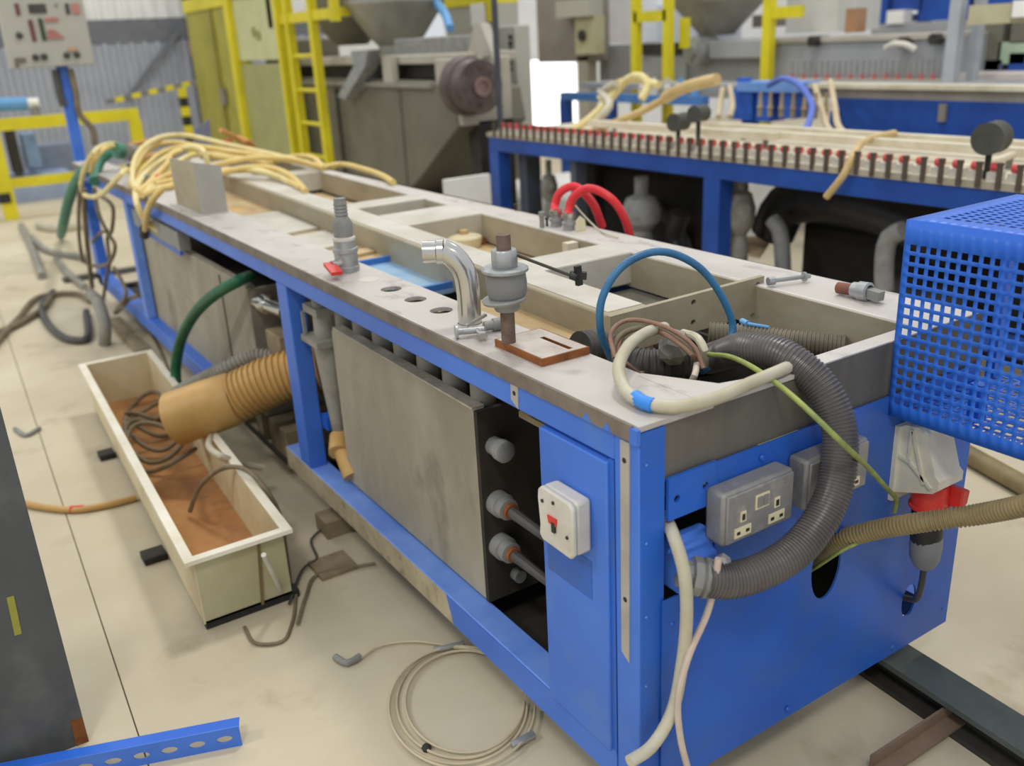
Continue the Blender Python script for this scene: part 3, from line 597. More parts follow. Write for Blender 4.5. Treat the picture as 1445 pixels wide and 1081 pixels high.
# ================================================================== BLUE MESH GUARD
gd = thing('mesh_guard', 'blue perforated sheet guard box at the right edge over the machine corner', 'guard', (.7,-.35,.63))
def mesh_sheet(name, ax, d, u0, u1, v0, v1, mu, mv, flip=False, p=.01735, h=.0112):
    """perforated sheet in plane ax=d; margins mu,mv (left/right and bottom/top) stay solid"""
    nu = int((u1-u0-mu[0]-mu[1])/p); nv = int((v1-v0-mv[0]-mv[1])/p); mb = MB()
    P = (lambda u,v: (d,u,v)) if ax == 'x' else (lambda u,v: (u,v,d))
    us, vs_ = [u0], [v0]; hu, hv = set(), set()
    a = u1-mu[1]-nu*p + (p-h)/2
    for i in range(nu): hu.add(len(us)); us += [a+i*p, a+i*p+h]
    us.append(u1); a = v1-mv[1]-nv*p + (p-h)/2
    for i in range(nv): hv.add(len(vs_)); vs_ += [a+i*p, a+i*p+h]
    vs_.append(v1); n = len(vs_)
    V = [P(u,v) for u in us for v in vs_]; F = []
    for i in range(len(us)-1):
        for k in range(len(vs_)-1):
            if i in hu and k in hv: continue
            F.append((i*n+k, (i+1)*n+k, (i+1)*n+k+1, i*n+k+1))
    mb.add(V, F); o = mb.build(name, BLUEM, gd)
    s = o.modifiers.new('thick', 'SOLIDIFY'); s.thickness = .0016; s.offset = 0; return o
mesh_sheet('side_sheet', 'x', .55, -.72, -.002, .632, .965, (.01,.008), (.012,.034))
mesh_sheet('top_sheet', 'z', .965, .55, .86, -.72, -.002, (.03,.01), (.01,.03))
mesh_sheet('bottom_sheet', 'z', .633, .55, .86, -.72, -.002, (.004,.004), (.01,.006))
MB().box(.835, .86, -.02, -.003, .634, .964).build('corner_post', BLUEM, gd)
MB().box(.62, .645, -.12, -.1, .634, .70).build('inner_tab', BLUEM, gd)
MB().box(.58, .83, -.70, -.67, .0, .632).build('support_leg', BLUEM, gd)
MB().box(.595, .63, -.215, -.195, .966, 1.0).bar((.60,-.215,.972),(.60,-.20,.985),.01,.01).build('guard_catch', GALV, gd)
# ================================================================== TROUGH AND FLOOR THINGS AT THE LEFT
tg = thing('water_trough', 'long cream steel trough with rusty bottom on the floor left of the machine', 'trough', (-.27,1.9,0))
def sk_(x, y): return x + .04*(y-1.05)       # trough stands slightly askew
c = [(-.415,1.06), (-.205,1.06), (-.19,2.74), (-.365+.0,2.74)]
c = [(sk_(-.418,1.06),1.06), (sk_(-.203,1.06),1.06), (sk_(-.203,2.74),2.74), (sk_(-.432,2.74),2.74)]
def wallp(a, b, t, z0, z1):
    a, b = Vector(a), Vector(b); n = Vector((-(b-a).y, (b-a).x)).normalized()*t
    return MB().prism('z', z0, z1, [tuple(a), tuple(b), tuple(b+n), tuple(a+n)])
for i in range(4): wallp(c[i], c[(i+1)%4], .005, .02, .2).build('trough_wall', CREAM if i != 0 else CREAMG, tg)
MB().prism('z', .02, .026, c).build('trough_bottom', CREAM, tg)
MB().prism('z', .026, .032, [(x+(.006 if i in (0,3) else -.006), y+(.006 if i < 2 else -.006)) for i, (x,y) in enumerate(c)]).build('rust_sediment', RUSTBED, tg)
oc = [(c[0][0]-.019,c[0][1]-.019), (c[1][0]+.019,c[1][1]-.019), (c[2][0]+.019,c[2][1]+.019), (c[3][0]-.019,c[3][1]+.019)]
ic = [(c[0][0]+.004,c[0][1]+.004), (c[1][0]-.004,c[1][1]+.004), (c[2][0]-.004,c[2][1]-.004), (c[3][0]+.004,c[3][1]-.004)]
for i in range(4):
    k = (i+1) % 4; MB().prism('z', .190, .2005, [oc[i], oc[k], ic[k], ic[i]]).build('trough_lip', mat('pale_trough_lip', (240,234,216), (226,216,190), .5), tg)
MB().bar((c[0][0]+.14, 1.057, .02), (c[0][0]+.155, 1.057, .19), .006, .006).build('front_seam', mat('seam_brown', (124,104,72), (104,86,58)), tg)
MB().box(c[0][0]+.005, c[1][0]+.02, 1.065, 1.10, 0, .02).build('skid', BLK, tg)
MB().box(c[3][0]+.005, c[2][0]-.005, 2.60, 2.64, 0, .02).build('skid', BLK, tg)
# big tan duct and its thin neighbour
E0, E1 = at(470,515,'y',1.62), at(243,592,'y',1.86)
dv = E1-E0
td = thing('tan_duct', 'fat tan corrugated duct running from the machine down into the trough', 'duct', E1)
MB().tube([E0, E0+dv*.35+Vector((0,0,.015)), E0+dv*.62], .074, ridge=(.0175,.004), n=28).build('ribbed_part', TAN, td)
MB().lathe(E0+dv*.60, dv, [(.079,0),(.083,.01),(.084,.11),(.083,dv.length*.40-.005),(.079,dv.length*.40),(.079,dv.length*.40-.05),(.078,.02)], 28).build('smooth_end', TAN, td)
hose('grey_spiral_hose', [at(388,503,'y',1.80), at(360,503,'y',1.83), at(318,520,'y',1.86), at(278,540,'y',1.95), at(248,556,'y',2.02)], .022, GREYP, 'grey spiral hose lying along the far side of the tan duct', ridge=(.012,.0022), n=14)
hose('green_hose', [at(352,390,'x',.07), at(335,397,'x',.01), at(300,418,'x',-.04), at(270,450,'x',-.075), at(252,492,'x',-.10), at(248,530,'x',-.12), at(256,575,'x',-.14)], .0185, GREEN, 'dark green hose arching from the machine down into the trough', n=14)
# hoses lying in the trough
for k in range(5):
    cx, cy = at(208+5*k, 575+14*k, 'z', .06+.012*k)[:2]
    pts = [Vector((cx + (.075+.006*k)*math.cos(a), cy + (.13+.015*k)*math.sin(a), .055+.014*k+.025*math.sin(a*2+k))) for a in [R(20+x*30) for x in range(11)]]
    hose('coiled_hose', pts, .0075, CABLE, ('lowest','second lowest','middle','second highest','topmost')[k] + ' grey-brown hose loop in the pile in the far half of the trough', group='hose loops in the trough')
hose('thin_bent_hose', [at(268,722,'z',.05), at(280,690,'z',.12), at(312,662,'z',.20), at(345,662,'z',.225), at(375,690,'z',.20), at(395,728,'x',-.145), at(402,770,'x',-.15), at(410,830,'z',.01)], .0065, CABLE, 'thin grey-brown hose arching over the right edge of the trough')
hose('pale_bent_hose', [at(300,612,'z',.19), at(295,630,'z',.205), at(312,644,'z',.215), at(345,655,'x',-.13), at(370,660,'x',-.08)], .010, WHOSE, 'pale hose bend hooked over the trough edge under the tan duct')
hose('trough_stick', [at(372,783,'z',.20), at(398,838,'z',.02)], .006, WHITEP, 'pale thin pipe leaning against the near end of the trough', cat='pipe')
for i, (px, py, s) in enumerate(((155,645,.05), (222,788,.06))):
    q = at(px-4,py,'z',0)
    single('floor_block', MB().box(q.x-s/2, q.x+s/2, q.y-.03, q.y+.03, 0, .02), DARK, ('farther' if i == 0 else 'nearer')+' of two small dark blocks on the floor left of the trough', 'block', bevel=.003)
th = thing('tan_floor_hose', 'tan hose with red tape lying on the floor left of the trough', 'hose', at(120,718,'z',0))
MB().tube([at(-20,690,'z',.011), at(45,713,'z',.011), at(110,719,'z',.011), at(155,712,'z',.011), at(193,702,'z',.011)], .0105).build('hose_body', TAN, th)
MB().tube([at(100,719,'z',.011), at(118,718,'z',.011)], .0118).build('red_tape', RED, th)
for i, (px, py, l) in enumerate(((38,608,'short wire stub with a black tip on the floor beside the dark column'), (490,930,'small wire clip with dark ends on the bare floor in front of the trough'))):
    hose('wire_stub', [at(px-17,py-3,'z',.008), at(px,py+6,'z',.008), at(px+18,py-4,'z',.008)], .008, GREY, l, cat='clip')
# wire coil on the floor
for k, (sx, sy, dx, dy) in enumerate(((90,78,0,0), (84,72,6,-2), (98,82,-4,4), (103,86,2,6))):
    pts = [at(650+dx+sx*math.cos(a), 992+dy+sy*math.sin(a), 'z', .006+.003*k) for a in [R(10*i) for i in range(0, 36)]]
    hose('wire_coil', pts, .0028, mat('clear_wire', (204,190,160), (186,172,142), .5), ('inner','innermost','outer','outermost')[k] + ' loop of the pale wire coil on the floor below the machine corner', group='loops of the floor wire coil', cat='wire')
hose('wire_end', [at(510,928,'z',.008), at(535,912,'z',.006), at(580,905,'z',.006), at(640,912,'z',.006)], .0028, MATS['clear_wire'], 'loose end of pale wire from the floor coil with a clip', cat='wire')
hose('coil_clip', [at(612,917,'z',.012), at(630,914,'z',.014), at(655,908,'z',.012)], .007, GREY, 'grey clip on the wire coil at its far side', cat='clip')
hose('coil_tube', [at(722,1052,'z',.012), at(738,1044,'z',.014), at(752,1036,'z',.012)], .008, GALV, 'short silver tube on the wire coil at its near side', cat='tube')
single('dark_pebble', MB().lathe(at(602,1058,'z',.001), (0,0,1), [(.008,0),(.010,.006),(.005,.012),(0,.013)], 9), DARK, 'small dark lump on the floor inside the coil edge', 'pebble')
# cables right of the trough, partly under the machine
hose('floor_cable', [at(408,852,'z',.009), at(430,800,'z',.009), at(446,790,'z',.01), at(440,760,'z',.009), at(470,740,'z',.009), at(500,748,'z',.009)], .0035, DUCTD, 'dark cable curling on the floor between the trough and the machine', cat='cable')
hose('floor_cable', [at(420,880,'z',.009), at(432,840,'z',.009), at(446,812,'z',.009), at(500,800,'z',.009), at(530,795,'z',.009)], .004, CABLE, 'brownish cable on the floor near the trough foot', cat='cable')
hose('floor_cable', [at(345,885,'z',.006), at(362,908,'z',.006), at(398,905,'z',.006), at(412,880,'z',.006), at(418,840,'z',.006)], .004, CABLE, 'thin wire loop on the floor before the near end of the trough', cat='cable')
single('floor_plate', MB().box(at(470,800,'z',0).x-.05, at(470,800,'z',0).x+.05, at(470,800,'z',0).y-.05, at(470,800,'z',0).y+.05, 0, .01), BLOCK, 'flat dusty plate on the floor under the machine rail', 'plate')
bm = single('floor_beam', MB().box(-.02, .7, 1.28, 1.36, 0, .05), BLOCK, 'dusty timber crosswise on the floor beneath the machine', 'beam')
# far-left floor hoses
big = thing('grey_pipe_bend', 'pale grey bent pipe standing at the far-left corner of the machine', 'pipe', at(143,492,'z',0))
MB().tube([at(128,415,'x',-.13), at(140,430,'x',-.14), at(148,460,'x',-.15), at(147,495,'x',-.16)], .028, n=16).build('bend', GREYP, big)
MB().lathe(at(147,490,'x',-.16), (0,0,-1), [(.033,0),(.033,.03)], 16).build('dark_foot', DARK, big)
for nm, pts, r, mm, lb in (
  ('floor_hose', [(-20,475,.02), (20,460,.02), (60,435,.02), (72,418,.02)], .016, CABLE, 'brown hose running to the left edge of the floor'),
  ('floor_hose', [(-20,500,.02), (25,450,.02), (60,418,.02), (105,414,.02), (128,425,.02)], .015, CABLE, 'tan hose curving towards the grey pipe bend'),
  ('floor_hose', [(122,440,.02), (118,480,.02), (95,478,.02), (66,455,.02), (60,430,.02), (75,412,.02)], .018, DUCTD, 'dark hose ring on the floor left of the grey pipe bend'),
  ('floor_hose', [(30,318,.02), (45,350,.02), (60,390,.02)], .025, GREYP, 'pale grey pipe on the floor in front of the yellow barrier foot'),
  ('floor_hose', [(45,335,.02), (70,355,.02), (110,362,.02), (125,364,.02)], .022, GREYP, 'grey hose lying crosswise at the far-left corner of the machine'),
  ('floor_hose', [(80,365,.02), (95,385,.02), (120,405,.02)], .02, GREYP, 'short grey-blue hose behind the dark hose ring'),
  ('floor_hose', [(55,318,.03), (85,322,.03), (120,318,.03)], .04, WHOSE, 'white thick hose behind the green hose on the floor'),
):
    hose(nm, [at(a,b,'z',z) for a,b,z in pts], r, mm, lb, group='hoses on the far-left floor')
single('dusty_flat_bar', MB().bar(at(162,452,'z',.015), at(212,508,'z',.015), .06, .03), BLOCK, 'dusty flat bar lying by the far machine rail', 'bar')
hose('thin_floor_wire', [at(208,462,'z',.008), at(228,500,'z',.008), at(245,545,'z',.008)], .005, CABLE, 'thin wire on the floor between the trough and the far rail', cat='wire')
# dark column at the left edge and the blue slotted angle lying in front of it
dc = thing('dark_column', 'dark grey steel column at the left edge with a yellow scratch', 'column', (-1.0,.95,0))
MB().box(-1.35, -.712, .835, .86, .0, 2.2).box(-1.35, -1.33, .835, 1.2, 0, 2.2).build('column_flange', SLATE, dc)
MB().box(-1.05, -1.03, .86, 1.2, 0, 2.2).build('column_web', SLATE, dc)
q = at(20,862,'y',.834)
MB().bar((q.x-.004,.8345,q.z-.05), (q.x-.0,.8345,q.z+.03), .012, .002, (0,1,0)).build('yellow_mark', mat('faded_yellow', (156,154,64), (130,130,60)), dc)
MB().box(-.735, -.712, .8335, .835, 0, .06).build('rust_spot', RUST, dc)
p1_, p0_ = at(342,1052,'z',.0), at(-40,1128,'z',.0)
sa = thing('slotted_angle', 'blue slotted steel angle lying on the floor at the bottom left', 'angle bar', (p1_.x,p1_.y,0))
dd = (p0_-p1_); LL = dd.length; dd.normalize(); nn = Vector((-dd.y, dd.x, 0))
if nn.y < 0: nn = -nn
cells = []; u = 0; HH = .046
sl = [.030+.051*k for k in range(12)]
e = [0] + [s+.0255 for s in sl]
for k, s in enumerate(sl): cells.append((e[k], e[k+1], 0, HH, (s, .022, .015, .0075)))
m_ = MB().holed('y', 0, .003, cells, n=16); m_.v = [tuple(p1_ + dd*u + nn*d + Vector((0,0,v))) for u, d, v in m_.v]; m_.build('slotted_flange', BLUE, sa)
m_ = MB().box(0, e[-1], .003, .028, HH-.003, HH); m_.v = [tuple(p1_ + dd*u + nn*d + Vector((0,0,v))) for u, d, v in m_.v]; m_.build('top_flange', BLUEM, sa)
# beams on the floor at the right
r0, r1 = at(1228,905,'z',.05), at(1500,1080,'z',.05)
db = r1-r0
fb = thing('floor_rail', 'dark steel rail beam on the floor under the right end of the machine', 'rail', (r0.x,r0.y,0))
s0, s1 = r0-db*.6, r0+db*1.6
for nm, ww, zz0, zz1, mm in (('bottom_flange', .10, 0, .012, DARK), ('web', .02, .012, .05, DARK), ('top_flange', .085, .05, .062, mat('green_grey_rail_top', (84,92,88), (64,70,66), .6))):
    MB().bar((s0.x,s0.y,(zz0+zz1)/2), (s1.x,s1.y,(zz0+zz1)/2), ww, zz1-zz0).build(nm, mm, fb)
an = thing('rusty_angle', 'brown steel angle lying across the floor towards the rail beam', 'angle bar', at(1320,1050,'z',0))
a0_, a1_ = at(1230,1095,'z',.014), at(1362,1006,'z',.014)
MB().bar(a0_, a1_, .034, .005).build('flat_flange', mat('brown_steel', (134,112,94), (112,92,76), .7), an)
MB().bar(a0_+Vector((.014,.014,.012)), a1_+Vector((.014,.014,.012)), .005, .03).build('upright_flange', MATS['brown_steel'], an)
hose('floor_pole', [at(1350,632,'z',.03), at(1480,705,'z',.03)], .028, TANH, 'tan round pole lying on the floor behind the right machine end', cat='pole', n=16)
# ------------------------------------------------------------------ yellow tube tangle at the far end of the bench
zp = lambda zx, zy: (140+zx*.2221, 170+zy*.2221)
z1 = lambda zx, zy: (100+zx*.111, 180+zy*.111)
tubes = [
 (zp, [(228,430,.775),(208,350,.80),(232,240,.86),(330,135,.90),(440,97,.91),(560,97,.90),(800,150,.86),(980,190,.84),(1200,240,.81),(1400,292,.775)], YELL, 'pale yellow tube making the largest arc over the far end'),
 (zp, [(235,410,.775),(290,300,.80),(400,205,.85),(560,165,.87),(740,182,.85),(950,212,.83),(1200,245,.80)], YEL, 'yellow tube making the second arc beneath the largest one'),
 (zp, [(232,440,.775),(300,330,.80),(420,240,.83),(520,182,.86),(620,172,.87),(670,205,.85),(692,290,.79)], YELL, 'pale tube bending down behind the folded plate'),
 (zp, [(262,450,.775),(345,365,.79),(440,262,.83),(458,215,.85),(520,190,.86)], YEL, 'yellow tube rising left of the folded plate'),
 (zp, [(250,462,.772),(340,412,.775),(420,390,.78),(500,378,.78)], YEL, 'yellow tube lying flat left of the folded plate, farther one'),
 (zp, [(270,475,.772),(380,430,.775),(440,420,.775),(500,400,.775)], YEL, 'yellow tube lying flat left of the folded plate, nearer one'),
 (zp, [(690,300,.80),(850,258,.83),(1000,235,.84),(1150,242,.83),(1300,268,.80),(1425,300,.775)], YEL, 'yellow tube running right across the ladder frame, farther one'),
 (zp, [(740,325,.79),(900,312,.80),(1050,332,.79),(1200,385,.775),(1285,432,.77)], YEL, 'yellow tube lying on the left beam behind the folded plate'),
 (zp, [(745,345,.79),(900,305,.81),(1060,298,.81),(1180,332,.80),(1260,392,.78),(1312,452,.768)], YEL, 'yellow tube bending down over the left beam'),
 (zp, [(660,190,.80),(850,200,.80),(1050,222,.79),(1200,250,.78)], ORANGE, 'orange-tinted tube lying along the far ladder frame'),
 (zp, [(1180,238,.79),(1270,228,.80),(1360,240,.80),(1430,300,.77)], YEL, 'yellow tube end looped on the right-hand plate'),
 (zp, [(1420,300,.772),(1520,280,.775),(1680,310,.78),(1800,352,.775),(1870,395,.772)], YEL, 'yellow tube trailing farthest right along the plate edge'),
 (zp, [(700,250,.79),(820,225,.80),(960,215,.80)], WHOSE, 'white tube among the yellow ones behind the folded plate'),
 (zp, [(770,62,.93),(840,92,.90),(900,135,.86),(960,165,.83)], ORANGE, 'orange tube sticking up at the back of the tangle, left one'),
 (zp, [(880,105,.88),(940,130,.86),(990,170,.82)], ORANGE, 'orange tube sticking up at the back of the tangle, right one'),
 (z1, [(720,232,.86),(840,205,.87),(1000,172,.88),(1150,145,.88)], ORANGE, 'orange tube pointing back behind the green hose connector'),
 (z1, [(800,540,.775),(900,430,.80),(1000,360,.82),(1200,330,.82),(1300,360,.79)], ORANGE, 'thin orange tube low in the left part of the tangle'),
 (zp, [(205,420,.775),(225,320,.79),(290,210,.85),(380,150,.88),(480,140,.88),(640,165,.86),(820,190,.83),(980,235,.81),(1100,262,.79)], YEL, 'yellow tube just inside the largest arc'),
 (zp, [(300,455,.775),(420,330,.79),(560,230,.84),(700,215,.83),(900,222,.82),(1080,228,.81),(1220,258,.785)], YELL, 'pale tube running from the left plate to the ladder frame'),
 (zp, [(240,455,.775),(330,400,.785),(430,350,.79),(500,330,.79)], YEL, 'yellow tube third from the bottom left of the folded plate'),
 (zp, [(720,335,.79),(860,318,.80),(1000,318,.80),(1120,350,.785),(1215,395,.772)], YELL, 'pale tube between the two that lie on the left beam'),
 (zp, [(650,230,.81),(800,235,.82),(960,250,.81),(1060,275,.79),(1130,262,.785)], YEL, 'yellow tube in the middle of the bundle behind the folded plate'),
]
for fn, pts, mm, lb in tubes:
    hose('yellow_tube' if mm in (YEL, YELL) else 'tube', [at(*fn(a,b),'z',z) for a,b,z in pts], .0125 if mm is not ORANGE else .011, mm, lb, group='tubes tangled on the bench', cat='tube', n=10, step=.03)
front = [
 (zp, [(235,440,0),(232,480,-.03),(245,540,-.04),(275,605,-.03),(320,660,0),(420,720,.03),(520,735,.04)], YELL, .0125, 'pale tube hanging over the front rail and bending right under it'),
 (zp, [(400,435,0),(350,490,-.03),(312,560,-.035),(296,640,-.02),(292,700,.0)], YEL, .0125, 'yellow tube hanging over the front rail down to a black end'),
 (z1, [(580,212,.12),(500,208,.08),(400,235,.02),(290,320,-.05),(190,480,-.08),(142,650,-.09),(132,760,-.09),(175,850,-.09),(270,882,-.08),(380,852,-.07),(500,745,-.05),(640,590,-.01),(720,530,.05)], YELL, .0115, 'pale tube looping out over the far-left corner of the bench'),
 (z1, [(540,232,.08),(400,290,.0),(310,400,-.04),(250,560,-.05)], YEL, .010, 'yellow tube beside the far green hose'),
]
for fn, pts, mm, r, lb in front: hose('yellow_tube', [at(*fn(a,b),'x',x) for a,b,x in pts], r, mm, lb, group='tubes tangled on the bench', cat='tube', n=10, step=.03)
single('tube_tip', MB().cyl(at(205,322,'x',0), at(204,332,'x',0), .02), BLK, 'black end piece on the hanging yellow tube by the far tank', 'fitting')
hose('far_green_hose', [at(172,214,'x',.14), at(158,214,'x',.10), at(143,224,'x',.05), at(136,240,'x',.01), at(134,256,'x',-.02)], .026, GREENF, 'green hose end hooked over the far-left corner of the bench', n=14)
hose('far_green_hose', [at(124,236,'x',-.03), at(111,250,'x',-.05), at(98,280,'x',-.08), at(89,318,'x',-.10), at(86,334,'z',.03)], .026, GREENF, 'green hose falling to the floor left of the far machine corner', n=14)
single('white_connector', MB().cyl(at(176,214,'x',.14), at(190,216,'x',.2), .04), GREYP, 'pale round connector at the end of the far green hose', 'fitting')
single('green_clip', MB().cyl(at(163,212,'x',.09), at(172,213,'x',.12), .037), GREENF, 'light green clip next to the pale round connector', 'clip')
fi = []
for k, (px, py, mm, lb) in enumerate(((222,250,RED,'red tap knob under the yellow tubes, left of the folded plate'), (321,199,RED,'red tap knob at the back of the yellow tubes'), (205,250,GREY,'grey tap body under the yellow tubes'), (185,235,DARK,'dark tap cluster beside the pale round connector'), (263,226,WHITEP,'white cap behind the folded plate'))):
    q = at(px,py,'z',.79)
    single('small_tap', MB().lathe((q.x,q.y,T), (0,0,1), [(.014,0),(.014,.02),(.02,.022),(.02,.038),(.012,.042)], 10), mm, lb, 'tap', 'small taps at the far end of the bench')
single('lens_plate', MB().prism('y', 4.62, 4.63, [(at(268,190,'y',4.62).x, T), (at(296,190,'y',4.62).x, T), (at(296,170,'y',4.62).x, at(296,168,'y',4.62).z), (at(275,180,'y',4.62).x, at(275,182,'y',4.62).z)]), mat('blue_grey_plate', (136,138,150), (120,122,136), .4, .3), 'grey pointed steel plate standing at the far end of the bench', 'plate')
cab = [
 ([(510,92,0),(575,165,-.03),(568,270,-.03),(545,320,-.02),(556,420,-.03),(540,520,-.03),(522,640,-.06)], .009, 'long grey cable hanging down the far machine end, right of the corner post'),
 ([(480,60,0),(500,180,-.03),(545,280,-.03),(585,350,-.03),(560,430,-.05),(470,450,-.09),(425,430,-.11)], .009, 'grey cable crossing the far corner post'),
 ([(405,60,-.1),(400,200,-.12),(405,330,-.12),(420,430,-.12)], .009, 'grey cable hanging left of the far corner post'),
 ([(425,60,-.09),(432,220,-.1),(450,400,-.1),(468,560,-.1)], .012, 'thicker grey cable hanging left of the far corner post'),
 ([(580,460,0),(625,540,-.02),(640,600,-.04),(585,690,-.08)], .009, 'grey cable falling from the far opening to the floor'),
 ([(705,600,.0),(650,625,-.03),(620,660,-.06),(590,690,-.08)], .010, 'grey cable coming out under the far tank front'),
 ([(470,330,-.06),(510,285,-.05),(545,270,-.04)], .008, 'short cable bridging the far corner post'),
]
for pts, r, lb in cab: hose('hanging_cable', [at(a*.2776, 250+b*.2776,'x',x) for a,b,x in pts], r, CABLE, lb, group='cables hanging at the far machine corner', cat='cable', step=.03)
# ================================================================== SECOND BENCH WITH THE ROW OF TAPS
B2X = 2.15
b2 = thing('tap_bench', 'dark blue steel bench with a long row of red taps, behind the machine', 'bench', (2.5,1.7,0))
P2 = lambda n, mb, m, **k: mb.build(n, m, b2, **k)
P2('front_rail', MB().box(B2X, B2X+.05, -.6, 3.86, .655, .735), BLUEB, bevel=.004)
P2('back_rail', MB().box(2.95, 3.0, -.6, 3.86, .655, .735), BLUEB)
P2('end_rail', MB().box(B2X+.05, 2.95, 3.81, 3.86, .655, .735), BLUEB)
P2('bench_top', MB().box(B2X-.004, 3.0, -.6, 3.87, .735, .757), BEIGE)
P2('deck_trim', MB().box(B2X-.006, B2X-.003, -.6, 3.87, .733, .757), mat('tan_edge', (186,176,156), (160,150,130), .5))
for yy in (3.78, 2.0, .2): P2('leg', MB().box(B2X+.002, B2X+.085, yy-.012, yy+.085, 0, .655), BLUEB, bevel=.004)
for yy in (3.78, 2.0, .2): P2('leg', MB().box(2.91, 2.99, yy-.012, yy+.075, 0, .655), BLUEB)
P2('grey_leg', MB().box(B2X+.1, B2X+.2, 3.62, 3.70, 0, .655), mat('slate_post', (84,88,98), (72,76,86)))
P2('grey_leg', MB().box(B2X+.03, B2X+.10, 3.05, 3.10, .1, .70), MATS['slate_post'])
P2('low_rail', MB().box(B2X+.05, B2X+.1, -.6, 3.8, .18, .24), BLUEB)
P2('inner_skirt', MB().box(2.62, 2.64, -.6, 1.95, .53, .65), BLUEB)
P2('sloping_brace', MB().bar((B2X+.05,3.3,.02), (B2X+.05,3.1,.4), .05, .07), BLUEB)
for xx, y0, y1 in ((2.42,-.6,2.2), (2.60,-.6,2.55), (2.38,1.9,3.2)): P2('long_rail', MB().box(xx, xx+.05, y0, y1, .80, .83), BEIGE)
for xx, yy in ((2.44,-.2), (2.44,.9), (2.44,2.0), (2.62,.4), (2.62,2.3), (2.4,3.0)): P2('rail_support', MB().cyl((xx,yy,.757), (xx,yy,.80), .012, n=8), GREY)
t0 = P2('tap', MB().box(B2X+.012, B2X+.062, .04, .076, .757, .785), WHITEP)
MB().cyl((B2X+.035,.046,.800), (B2X+.035,.072,.800), .014, n=10).build('red_tap_handle', mat('faded_red_handle', (214,84,84), (196,72,72), .5), t0)
MB().cyl((B2X-.008,.09,.738), (B2X-.008,.09,.812), .0095, n=8).lathe((B2X-.008,.09,.812), (0,0,1), [(.012,0),(.012,.008)], 8).build('dark_lever', mat('brown_grey_lever', (92,80,68), (72,62,52), .6), t0)
for k in range(1, 56): dup_part(t0, (random.uniform(-.003,.003), .067*k, 0), b2)
# pulley knobs standing on the bench
for px, py, pz, r, lb in ((1392,245,194,.052,'large dark round pulley on a post at the near end of the tap bench'), (957,200,172,.040,'left of two dark round pulleys on the tap bench'), (985,198,160,.036,'right of two dark round pulleys on the tap bench')):
    q = at(px,py,'x',2.2); h = at(px,pz,'x',2.2).z
    k = thing('pulley', lb, 'pulley', (q.x,q.y,.757), 'pulleys on the tap bench')
    MB().cyl((q.x,q.y,.757), (q.x,q.y,h), .010, n=10).build('pulley_post', DARK, k)
    MB().lathe((q.x-.04,q.y-.01,h), (.85,.15,0), [(r,0),(r,.015),(r*.9,.02),(r*.95,.06),(r,.065),(r,.08)], 22).build('pulley_wheel', mat('pulley_grey', (84,84,76), (62,62,56), .6), k)
# tubes lying on the second bench
for pts, mm, r, lb in (
  ([(1262,188,2.6),(1225,197,2.4),(1205,218,2.16),(1190,248,2.11),(1166,278,2.10)], TANT, .014, 'tan tube hanging over the front rail of the tap bench'),
  ([(830,188,2.45),(880,168,2.5),(910,155,2.55),(940,138,2.6)], TANT, .02, 'tan tube rising over the middle of the tap bench'),
  ([(800,190,2.4),(835,165,2.5),(865,135,2.6),(885,112,2.65),(905,108,2.65),(915,120,2.65),(905,140,2.6)], YELL, .022, 'pale tube loop at the far part of the tap bench'),
  ([(835,178,2.4),(860,150,2.5),(850,130,2.6),(870,118,2.6)], WHOSE, .022, 'white tube at the far part of the tap bench'),
  ([(938,139,2.6),(960,126,2.6),(985,118,2.6),(1012,112,2.6)], TANT, .03, 'thick yellow tube pointing right above the tap bench'),
  ([(845,140,2.62),(868,120,2.7),(895,112,2.7),(930,120,2.65)], YELL, .02, 'pale tube crossing behind the loop on the tap bench'),
  ([(1460,207,2.5),(1420,222,2.4),(1385,232,2.35),(1340,240,2.3)], BEIGE, .013, 'beige tube lying at the near end of the tap bench'),
): hose('bench_tube', [at(a,b,'x',x) for a,b,x in pts], r, mm, lb, group='tubes on the tap bench', cat='tube', step=.04)
# under the second bench
for i, (px, py, w_, h_, mm, lb) in enumerate(((905,300,.10,.30,GREY,'grey round pump hanging under the middle of the tap bench'), (1042,300,.075,.34,GREYP,'grey vertical filter beside the middle leg of the tap bench'), (775,265,.05,.26,GREYP,'slim grey pump near the far leg of the tap bench'))):
    q = at(px,py,'x',2.3)
    k = thing('pump', lb, 'pump', (q.x,q.y,q.z-h_*.7), 'pumps under the tap bench')
    MB().lathe((q.x,q.y,q.z-h_*.7), (0,0,1), [(w_*.6,0),(w_*.7,h_*.2),(w_*.5,h_*.4),(w_*.95,h_*.55),(w_*1.0,h_*.75),(w_*.75,h_*.95),(w_*.35,h_),(w_*.35,h_*1.3)], 16).build('pump_body', mm, k)
    MB().cyl((q.x-.04,q.y-.06,q.z+.02), (q.x+.03,q.y+.06,q.z+.02), w_*.5).build('motor', mm, k)
    MB().cyl((q.x,q.y,0), (q.x,q.y,q.z-h_*.7), w_*.45).build('pump_foot', DARK, k)
